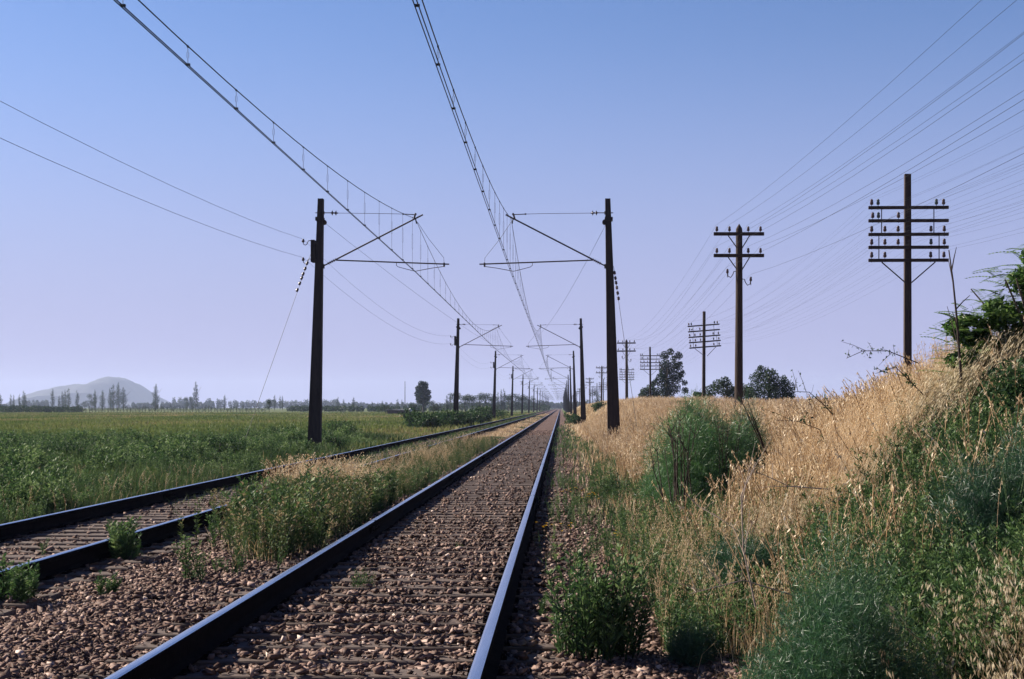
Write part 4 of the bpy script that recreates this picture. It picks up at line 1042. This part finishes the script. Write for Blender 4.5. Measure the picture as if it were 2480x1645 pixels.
bare_branch([atp(2080, 1080, 15), atp(2000, 985, 15), atp(1960, 950, 15), atp(1915, 948, 15)], .009, 'long dark bramble shoot reaching left out of the golden grass', 'twig', 8, 14, 'bramble', True)
bare_branch([atp(2010, 1100, 14), atp(1985, 1040, 14), atp(1930, 1020, 14), atp(1880, 1018, 14)], .007, 'short bramble shoot low in the golden grass', 'twig', 7, 17, 'bramble', True)
bare_branch([atp(2240, 960, 13), atp(2170, 890, 13), atp(2120, 905, 13)], .007, 'leafy bramble twig on top of the near mound', 'twig', 9, 19, 'bramble', True)
r_ = bare_branch([atp(2328, 920, 12.5), atp(2318, 780, 12.5), atp(2308, 680, 12.5), atp(2298, 606, 12.5)], .016, 'bare slender sapling stem rising from the mound', 'twig', 5, 21, 'sapling')
def spray(root, n, c, rad, m, ll, lw, t0=.3, dt=.6, cl=12, name='foliage', up=.3):
    cc = unit(cl) * (RNG.random((cl, 1)) ** .4) * .7; cs = .28 + .2 * RNG.random(cl); id_ = RNG.integers(0, cl, n)
    p = cc[id_] + unit(n) * (RNG.random((n, 1)) ** .5) * cs[id_][:, None]
    p = p * np.array(rad) + np.array(c); A = unit(n) + np.array([0, 0, up]); A /= np.linalg.norm(A, axis=1)[:, None]
    B = np.cross(A, unit(n)); B /= np.linalg.norm(B, axis=1)[:, None]; s = .6 + .6 * RNG.random((n, 1))
    thing_mesh(root, name, quads(p, A * ll * .5 * s, B * lw * .5 * s, t0 + dt * RNG.random(n)), m)
def pinnate(root, n, c, rad, m):
    """feathery compound leaves on arching twigs"""
    parts = []; b = MB()
    for i in range(n):
        a = RNG.random() * 6.28; e = RNG.random() ** .6; base = np.array(c) + np.array([math.cos(a) * rad[0], math.sin(a) * rad[1], 0]) * e * .8 + np.array([0, 0, rad[2] * (RNG.random() * 1.6 - .8) * math.sqrt(max(0, 1 - e * e * .7))])
        d = np.array([math.cos(a) + RNG.normal(0, .5), math.sin(a) + RNG.normal(0, .5), .25 + RNG.normal(0, .35)]); d /= np.linalg.norm(d); L_ = .16 + .10 * RNG.random()
        sd = np.cross(d, [0, 0, 1.0]); sd /= np.linalg.norm(sd); k = 9; tt = np.linspace(.1, 1, k)
        pts = base + d * (tt * L_)[:, None] - np.array([0, 0, 1.0]) * (tt ** 2 * L_ * .25)[:, None]
        for s in (-1, 1):
            A = (sd * s + d * .35)[None].repeat(k, 0) * (.030 * (1.1 - .5 * tt))[:, None]; Bv = np.cross(A, [0, 0, 1.0]); Bv = Bv / np.linalg.norm(Bv, axis=1)[:, None] * .013
            parts.append(quads(pts + A, A, Bv, .35 + .65 * RNG.random(k)))
    thing_mesh(root, 'foliage', merge(parts), m)
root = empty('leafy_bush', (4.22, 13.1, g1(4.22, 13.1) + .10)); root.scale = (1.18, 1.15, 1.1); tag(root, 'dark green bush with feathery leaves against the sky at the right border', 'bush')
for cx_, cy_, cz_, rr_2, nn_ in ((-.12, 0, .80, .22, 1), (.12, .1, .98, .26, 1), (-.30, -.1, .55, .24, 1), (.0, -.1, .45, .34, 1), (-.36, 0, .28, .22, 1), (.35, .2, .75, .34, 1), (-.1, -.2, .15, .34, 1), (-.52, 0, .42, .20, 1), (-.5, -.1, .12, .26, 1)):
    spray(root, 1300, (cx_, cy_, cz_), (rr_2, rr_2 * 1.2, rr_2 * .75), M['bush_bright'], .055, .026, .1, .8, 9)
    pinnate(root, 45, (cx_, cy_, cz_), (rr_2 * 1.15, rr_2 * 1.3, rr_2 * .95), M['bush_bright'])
b = MB()
for i in range(9):
    a = random.uniform(0, 6.28); b.tube([(0, 0, -.1), (math.cos(a) * .25, math.sin(a) * .3, .4), (math.cos(a) * .6, math.sin(a) * .6, .78)], [.02, .013, .005], 5)
b.build('stem', M['bark'], root)
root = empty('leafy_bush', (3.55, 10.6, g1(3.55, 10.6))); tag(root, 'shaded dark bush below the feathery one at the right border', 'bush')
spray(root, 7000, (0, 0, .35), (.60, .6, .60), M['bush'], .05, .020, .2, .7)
root = empty('dry_shrub', (4.15, 13.6, g1(4.15, 13.6))); tag(root, 'leafless grey shrub with fine twigs beside the sapling stem', 'shrub')
b = MB(); rr_ = random.Random(5)
for i in range(60):
    a = rr_.uniform(0, 6.28); q_ = rr_.uniform(.1, .5); h_ = rr_.uniform(.5, .95)
    b.tube([(q_ * .2 * math.cos(a), 0, 0), (q_ * .7 * math.cos(a), q_ * .7 * math.sin(a), h_ * .6), (q_ * math.cos(a) + rr_.gauss(0, .06), q_ * math.sin(a), h_)], [.005, .0035, .0018], 3)
b.build('twigs', M['twig'], root)

# ---- bushes beyond the farther track
def bush(x, y, rx, ry, h, n, label, m='bush', ll=.10, t0=.15, dt=.7, group=None):
    root = empty('green_bush', (x, y, g1(x, y))); tag(root, label, 'bush', group)
    spray(root, n, (0, 0, h * .42), (rx, ry, h * .62), M[m], ll, ll * .45, t0, dt, 16)
    b = MB()
    for i in range(6):
        a = random.uniform(0, 6.28); b.tube([(0, 0, -.05), (math.cos(a) * rx * .3, math.sin(a) * ry * .3, h * .4), (math.cos(a) * rx * .6, math.sin(a) * ry * .6, h * .75)], [.02 * h + .004, .012 * h + .003, .004], 5)
    b.build('stem', M['bark'], root); return root
bush(-9.3, 40, 1.0, 1.2, .80, 3200, 'dark bush in the meadow left of the nearest left mast', ll=.07)
bush(-12.2, 37, 1.1, 1.2, .62, 3000, 'low dark bush in the meadow further left', ll=.07)
bush(-8.9, 46.5, .6, .8, .62, 1800, 'small green bush at the foot of the nearest left mast', ll=.07, t0=.3)
bush(-7.5, 49.5, .55, .7, .75, 1600, 'grey green bush just right of the nearest left mast foot', ll=.07)
bush(-11.0, 74, 1.3, 1.4, 1.0, 2600, 'rounded bright green bush right behind the nearest left mast', ll=.10, t0=.4)
bush(-11.6, 70, .8, 1.2, .55, 1200, 'light green bush low in front of the rounded one', ll=.10, t0=.6)
for k, (x, y, rx, h, lb) in enumerate([(-10.6, 108, 1.7, 1.5, 'leftmost green shrub of the row before the second left mast'), (-9.2, 104, 1.5, 1.35, 'second green shrub from the left in the trackside row'),
        (-8.6, 112, 1.6, 1.5, 'tall middle shrub of the trackside row near the second left mast'), (-7.9, 120, 1.4, 1.3, 'fourth green shrub in the trackside row'),
        (-8.2, 134, 1.8, 1.5, 'dark shrub at the far end of the trackside row'), (-8.4, 152, 2.0, 1.6, 'shrub behind the trackside row near the third left mast'), (-8.8, 185, 2.4, 1.8, 'far shrub close to the fourth left mast')]):
    bush(x, y, rx, rx * 1.4, h, 2400, lb, ll=.14 + .0006 * y, t0=.2, dt=.7, group='green shrubs along the farther track')
for k, (x, y, rx, h, lb) in enumerate([(1.2, 118, .9, 1.1, 'green bush at the foot of the second right mast'), (.9, 132, 1.0, 1.2, 'green bush just behind the second right mast'), (3.2, 126, .9, 1.0, 'small bush in the dry grass right of the second right mast')]):
    bush(x, y, rx, rx * 1.3, h, 1500, lb, ll=.16, t0=.2)

# ------------------------------------------------------------------ trees
def crown(n, clumps, ls, m, root, name='crown', t0=.1, dt=.8):
    c = np.array([q_[:3] for q_ in clumps]); rr = np.array([q_[3:6] for q_ in clumps]); vol = rr.prod(1) ** .66; id_ = RNG.choice(len(clumps), n, p=vol / vol.sum())
    p = c[id_] + unit(n) * (RNG.random((n, 1)) ** .38) * rr[id_]
    A = unit(n) * ls * .5 * (.6 + .8 * RNG.random((n, 1))); B = np.cross(A, unit(n)); B = B / np.linalg.norm(B, axis=1)[:, None] * ls * .3
    tc = RNG.random(len(clumps))
    return thing_mesh(root, name, quads(p, A, B, t0 + dt * .6 * RNG.random(n) + dt * .4 * tc[id_]), m)
def trunk(root, H, r, limbs=5, base=.3):
    b = MB(); b.tube([(0, 0, -.02 * H), (0.01 * H, 0, H * .3), (0, 0, H * .75)], [r, r * .75, r * .25], 8)
    for i in range(limbs):
        a = i * 2.4; z = H * (base + .4 * i / limbs)
        b.tube([(0, 0, z), (math.cos(a) * H * .10, math.sin(a) * H * .10, z + H * .12), (math.cos(a) * H * .16, math.sin(a) * H * .16, z + H * .24)], [r * .45, r * .3, r * .12], 6)
    b.build('trunk', M['bark'], root)
def poplar(n=900):          # height 1
    root = empty('poplar_tree'); cl = []
    for i in range(9):
        f = (i + .5) / 9; rad = .092 * math.sin(math.pi * (.12 + .86 * f) ** .8) + .012
        cl.append((random.gauss(0, .012), random.gauss(0, .012), .10 + .86 * f, rad * random.uniform(.8, 1.2), rad, .085))
    crown(n, cl, .030, M['tree'], root); trunk(root, 1.0, .014, 3); return root
def roundtree(n=1300, squash=1.0, lumps=11, seed=0, low=.12):
    root = empty('round_tree'); cl = []
    for i in range(lumps):
        a = random.uniform(0, 6.28); q_ = random.uniform(.05, .36); z = random.uniform(low + .15, .84)
        wd = math.sqrt(max(.1, 1 - ((z - .5) / .5) ** 2)); s = random.uniform(.13, .22)
        cl.append((math.cos(a) * q_ * wd, math.sin(a) * q_ * wd, z, s, s, s * .8 * squash))
    cl.append((0, 0, .48, .28, .28, .3))
    crown(n, cl, .050, M['tree'], root); trunk(root, 1.0, .03); return root
protoP = [poplar() for _ in range(3)]; protoR = [roundtree() for _ in range(4)]
used = set()
def place_tree(protos, px, top, Y, wscale, label, cat, group=None):
    p = random.choice(protos)
    if p.name in used: o = copy_tree(p)
    else: o = p; used.add(p.name)
    H = (987 - top) / 3600 * Y + CAM_Z
    x = (px - 1358) / 3600 * Y
    z = g1(x, Y); H -= z
    o.location = (x, Y, z); o.scale = (H * wscale, H * wscale, H); o.rotation_euler = (0, 0, random.uniform(0, 6.28))
    tag(o, label, cat, group); return o
WH = [(0, 953, 1.5), (26, 954, .8), (33, 955, .8), (47, 953, .7), (58, 946, 1.2), (127, 941, 1), (143, 957, 1), (151, 947, .9), (158, 943, .9), (166, 939, 1), (187, 945, 1), (230, 942, .9), (248, 944, 1.3),
      (267, 938, 1), (274, 930, 1), (286, 925, 1), (299, 937, 1.6), (377, 929, 1.2), (475, 923, 1), (544, 956, 1.3), (665, 956, 1), (678, 957, .9), (684, 958, .8), (818, 961, 1.2), (832, 966, 1.2), (856, 961, 1.4),
      (901, 972, 1.4), (915, 973, 1.2), (926, 970, 1.3), (963, 966, 1.5), (973, 967, 1), (1082, 957, 1), (1090, 953, 1.1), (1214, 942, .8), (1221, 940, .8), (1206, 948, .8)]
for k, (px, top, ws) in enumerate(WH):
    Y = 760 + 140 * ((k * 37) % 11) / 11 if px < 1000 else 520
    where = ('in the row before the distant hill' if 60 < px < 340 else 'at the left border of the photo' if px < 60 else 'far across the meadow' if px < 740 else 'between the nearest and second left masts' if px < 1100 else 'in the grove by the third left mast')
    place_tree(protoP, px, top, Y, ws * 1.15, 'slender poplar %s, %s from the left' % (where, (ORD + ['twenty-' + q_ for q_ in ORD[:9]] + ['thirtieth'] + ['thirty-' + q_ for q_ in ORD[:9]])[k]), 'tree', 'poplars on the horizon')
RD = [(205, 968, 1100, 1.2, 'small spreading tree among the poplars before the distant hill'), (222, 952, 1100, .8, 'lumpy round tree in front of the hill slope'), (453, 960, 900, .55, 'narrow round tree left of the tallest lone poplar'), (464, 957, 900, .6, 'round tree touching the tallest lone poplar'),
      (652, 963, 420, .8, 'dark low tree at the foot of the guy wire'), (1100, 945, 480, .75, 'dark tree just behind the second left mast'),
      (1126, 952, 520, 1.0, 'leftmost round tree of the grove behind the second left mast'), (1143, 951, 540, 1.0, 'round tree in the grove right of the second left mast'), (1160, 955, 560, 1.0, 'middle tree of the dark grove'), (1176, 946, 540, .9, 'highest tree of the dark grove'),
      (1192, 955, 560, 1.0, 'tree of the dark grove left of the third left mast'), (1232, 952, 600, 1.0, 'tree of the dark grove right of the third left mast'), (1248, 950, 620, 1.0, 'tree of the dark grove beside the fourth left mast'), (1264, 952, 650, 1.0, 'round tree in the far end of the dark grove'),
      (1280, 956, 700, 1.0, 'lower tree at the far end of the dark grove'), (1296, 962, 760, 1.1, 'last low tree of the dark grove near the vanishing rails'), (1312, 967, 800, 1.2, 'very small tree beside the vanishing rails'),
      (1446, 944, 600, .8, 'far dark tree behind the two-armed telegraph poles'), (1478, 970, 500, 1.0, 'low dark tree right of the nearest right mast'), (1420, 965, 700, 1.2, 'small far tree between the right masts'),
      (935, 978, 330, 2.0, 'low spreading tree by the shed'), (1000, 974, 360, 1.6, 'low tree beside the lone dark tree'), (1050, 968, 360, 1.5, 'bushy tree right of the lone dark tree')]
for px, top, Y, ws, lb in RD: place_tree(protoR, px, top, Y, ws, lb, 'tree', 'round trees beyond the tracks')
# right side trees behind the bank
def custom_tree(name, x, y, clumps, n, ls, label, tr=None, t0=.1, dt=.8):
    z = g1(x, y); root = empty(name, (x, y, z)); tag(root, label, 'tree'); crown(n, clumps, ls, M['tree'], root, t0=t0, dt=dt)
    if tr: trunk(root, *tr)
    if x > 10 and y < 130: root.scale = (1.22, 1.1, 1.10)
    return root
Y = 200
def cimg(px, py, r, Y, x0, z0, e=1.0): return ((px - 1358) / 3600 * Y - x0, random.uniform(-.5, .5), CAM_Z + (987 - py) / 3600 * Y - z0, r / 3600 * Y, r / 3600 * Y, r * e / 3600 * Y)
x0 = (1614 - 1358) / 3600 * Y; z0 = g1(x0, Y)
EU = [(1609, 862, 11), (1624, 853, 9), (1643, 862, 10), (1632, 870, 8), (1612, 885, 15), (1632, 890, 14), (1645, 885, 11), (1650, 905, 10), (1620, 912, 18), (1640, 915, 14), (1600, 915, 12), (1612, 938, 20), (1635, 940, 14), (1657, 928, 7), (1660, 946, 9), (1590, 925, 9), (1582, 930, 7), (1614, 958, 18), (1604, 900, 9)]
custom_tree('eucalyptus_tree', x0, Y, [cimg(a, b_, c * 1.05, Y, x0, z0) for a, b_, c in EU], 7500, .22, 'tall ragged eucalyptus behind the golden bank', (7.0, .22, 5), .0, .6)
Y = 190; x0 = (1570 - 1358) / 3600 * Y; z0 = g1(x0, Y)
custom_tree('round_tree', x0, Y, [cimg(a, b_, c, Y, x0, z0) for a, b_, c in [(1560, 948, 10), (1575, 942, 12), (1590, 950, 12), (1555, 960, 10), (1572, 962, 14), (1592, 964, 12)]], 2600, .2, 'low green tree at the left foot of the eucalyptus', (2.0, .12, 3), .3, .7)
Y = 120; x0 = (1862 - 1358) / 3600 * Y; z0 = g1(x0, Y)
custom_tree('round_tree', x0, Y, [cimg(a, b_, c * 1.25, Y, x0, z0) for a, b_, c in [(1850, 908, 12), (1866, 915, 12), (1838, 922, 12), (1858, 935, 20), (1880, 936, 15), (1897, 940, 13), (1900, 958, 13), (1830, 950, 16), (1860, 960, 22), (1885, 962, 18), (1826, 967, 12), (1906, 966, 8), (1846, 900, 5), (1893, 922, 6)]],
            7000, .13, 'broad green tree behind the nearest two-armed telegraph pole', (3.0, .15, 4), .2, .8)
Y = 126; x0 = (1760 - 1358) / 3600 * Y; z0 = g1(x0, Y)
custom_tree('round_tree', x0, Y, [cimg(a, b_, c * 1.25, Y, x0, z0) for a, b_, c in [(1742, 938, 11), (1755, 930, 10), (1730, 950, 12), (1760, 950, 16), (1790, 948, 12), (1778, 958, 14), (1805, 955, 12), (1722, 962, 9)]], 4200, .13, 'green tree left of the nearest two-armed telegraph pole', (2.2, .12, 4), .2, .8)
Y = 150; x0 = (1692 - 1358) / 3600 * Y; z0 = g1(x0, Y)
custom_tree('round_tree', x0, Y, [cimg(a, b_, c, Y, x0, z0) for a, b_, c in [(1685, 955, 8), (1697, 957, 8), (1690, 966, 10)]], 1200, .15, 'small dark tree beside the second five-armed pole', (1.2, .08, 2))

Y = 430; x0 = (1024 - 1358) / 3600 * Y; z0 = g1(x0, Y)
custom_tree('round_tree', x0, Y, [cimg(a, b_, c, Y, x0, z0) for a, b_, c in [(1020, 930, 8), (1030, 932, 8), (1014, 942, 9), (1028, 944, 11), (1038, 950, 7), (1012, 955, 9), (1024, 958, 14), (1036, 962, 9), (1018, 968, 12), (1030, 972, 11)]], 5200, .42, 'tall dark lone tree left of the second left mast', (6.5, .3, 4), 0, .5)

# orchard row across the meadow
op = roundtree(420, 1, 6, low=.05); op.name = 'orchard_tree'
for k in range(62):
    o = op if k == 0 else copy_tree(op)
    px = 178 + 7.6 * k + random.uniform(-1, 1); Yk = 395 + random.uniform(-4, 4)
    H = random.uniform(1.9, 2.7); x = (px - 1358) / 3600 * Yk
    o.location = (x, Yk, g1(x, Yk)); o.scale = (H * .8, H * .8, H); o.rotation_euler = (0, 0, random.uniform(0, 6.28))
    tag(o, 'small round orchard tree in the long row across the meadow', 'tree', 'orchard trees across the meadow')
# far woods and hedges, one mass
def woods(name, segs, label, ls, m='tree'):
    cl = []
    for (a, b_, top, Y, rr) in segs:
        px = a
        while px < b_:
            t_ = top + random.uniform(-.5, 1.0) * rr; H = (987 - t_) / 3600 * Y + CAM_Z; x = (px - 1358) / 3600 * Y
            cl.append((x, Y + random.uniform(-8, 8), H * .5, rr / 3600 * Y * random.uniform(.9, 1.6), 4.0, H * .5)); px += rr * random.uniform(.8, 1.6)
    c = np.array(cl); per = 170; n = per * len(cl)
    id_ = np.repeat(np.arange(len(cl)), per); p = c[id_, :3] + unit(n) * (RNG.random((n, 1)) ** .4) * c[id_, 3:6]; p[:, 2] = np.abs(p[:, 2])
    A = unit(n) * ls * .5; B = np.cross(A, unit(n)); B = B / np.linalg.norm(B, axis=1)[:, None] * ls * .35
    v, f, t = quads(p, A, B, .2 + .6 * RNG.random(n)); tag(arr_mesh(name, v, f, M[m], tone=t), label, 'woods', kind='stuff')
woods('distant_woods', [(60, 122, 968, 1700, 5), (-20, 20, 975, 1700, 5), (320, 520, 973, 1750, 4), (425, 452, 962, 1800, 5), (500, 540, 966, 1800, 5), (560, 820, 969, 1900, 5), (770, 815, 966, 1900, 6), (815, 1110, 975, 1800, 4),
                        (1110, 1420, 973, 1500, 4), (1420, 1600, 978, 1500, 4)], 'hazy line of far woods along the horizon', 1.6)
woods('distant_hedge', [(-30, 200, 982, 430, 4), (700, 1060, 982, 520, 3), (1060, 1330, 979, 620, 4)], 'dark low hedge at the far side of the meadow', .42)

# farm shed and lamp mast in the distance
root = empty('farm_shed', (-36.0, 330, -.1)); tag(root, 'small rusty open farm shed with a flat pale roof far across the meadow', 'shed')
b = MB(); b.box(-2.4, 2.4, -1.2, 1.2, 0, .95); b.build('wall', noisy('rusty_sheet', [(.3, (.05, .03, .03)), (.7, (.12, .08, .07))], 2), root)
b = MB(); b.frustum((-2.8, 2.8, -1.5, 1.5), (-2.6, 2.6, -1.3, 1.3), .953, 1.15); b.build('roof', noisy('grey_sheet', [(.3, (.18, .19, .2)), (.7, (.3, .3, .3))], 2), root)
root = empty('white_tank', (-33.4, 330, -.1)); tag(root, 'tiny white rounded tank beside the farm shed', 'tank')
b = MB(); b.lathe((0, 0, 0), (0, 0, 1.5), [(0, .38), (.9, .42), (1.25, .3), (1.4, .02)], 12); b.build('shell', noisy('white_paint', [(.3, (.6, .6, .58)), (.7, (.8, .8, .78))], 2), root)
root = empty('antenna_mast', (-110.0, 1050, 0)); tag(root, 'thin pale antenna mast standing far off left of the lone dark tree', 'mast')
b = MB(); b.tube([(0, 0, 0), (0, 0, 20)], [.35, .18], 6); b.build('pole', M['mast'], root)

# ------------------------------------------------------------------ distant hill
hx = np.linspace(-2050, -1250, 90); hy = np.linspace(4700, 5600, 40); HX, HY = np.meshgrid(hx, hy, indexing='ij')
prof = np.interp(1358 + hx / 5000 * 3600, [-100, 20, 85, 100, 125, 165, 185, 220, 232, 245, 262, 278, 295, 315, 335, 352, 400, 470], [2, 4, 14, 28, 44, 56, 59, 58, 64, 70, 74, 74, 66, 50, 33, 18, 6, 0])
prof = (prof + 2.2 * (vn(hx, 0 * hx, 16, 53) - .5) + 1.6 * (vn(hx, 0 * hx, 6, 54) - .5)) / 3600 * 5000
HZ = prof[:, None] * np.clip(1 - ((HY - 5050) / 420) ** 2, 0, 1) ** .6 * (.93 + .14 * vn(HX, HY, 60, 51)) + (vn(HX, HY, 22, 52) - .5) * 3 - 1.2
ni, nj = HX.shape; ii, jj = np.meshgrid(np.arange(ni - 1), np.arange(nj - 1), indexing='ij'); q = (ii * nj + jj).ravel()
tag(arr_mesh('hill', np.stack([HX, HY, HZ], -1).reshape(-1, 3), [np.stack([q, q + nj, q + nj + 1, q + 1], 1)], noisy('haze_blue_hillside', [(.3, (.010, .016, .026)), (.7, (.05, .055, .06))], .02, bump=0), smooth=True), kind='structure')  # blue of the distance haze is partly put into the hillside colour

# ------------------------------------------------------------------ haze
m, n_, out = mat('summer_haze_air')
pv = N(n_, 'ShaderNodeVolumePrincipled'); pv.inputs['Color'].default_value = (0.60, 0.70, 1.0, 1); pv.inputs['Density'].default_value = 0.00013; pv.inputs['Anisotropy'].default_value = 0.2
n_.links.new(pv.outputs[0], out.inputs['Volume'])
b = MB(); b.box(-3500, 2800, -50, 7000, -1.6, 125)
tag(b.build('haze', m), 'thin bluish summer haze lying over the whole plain', 'haze', kind='stuff')
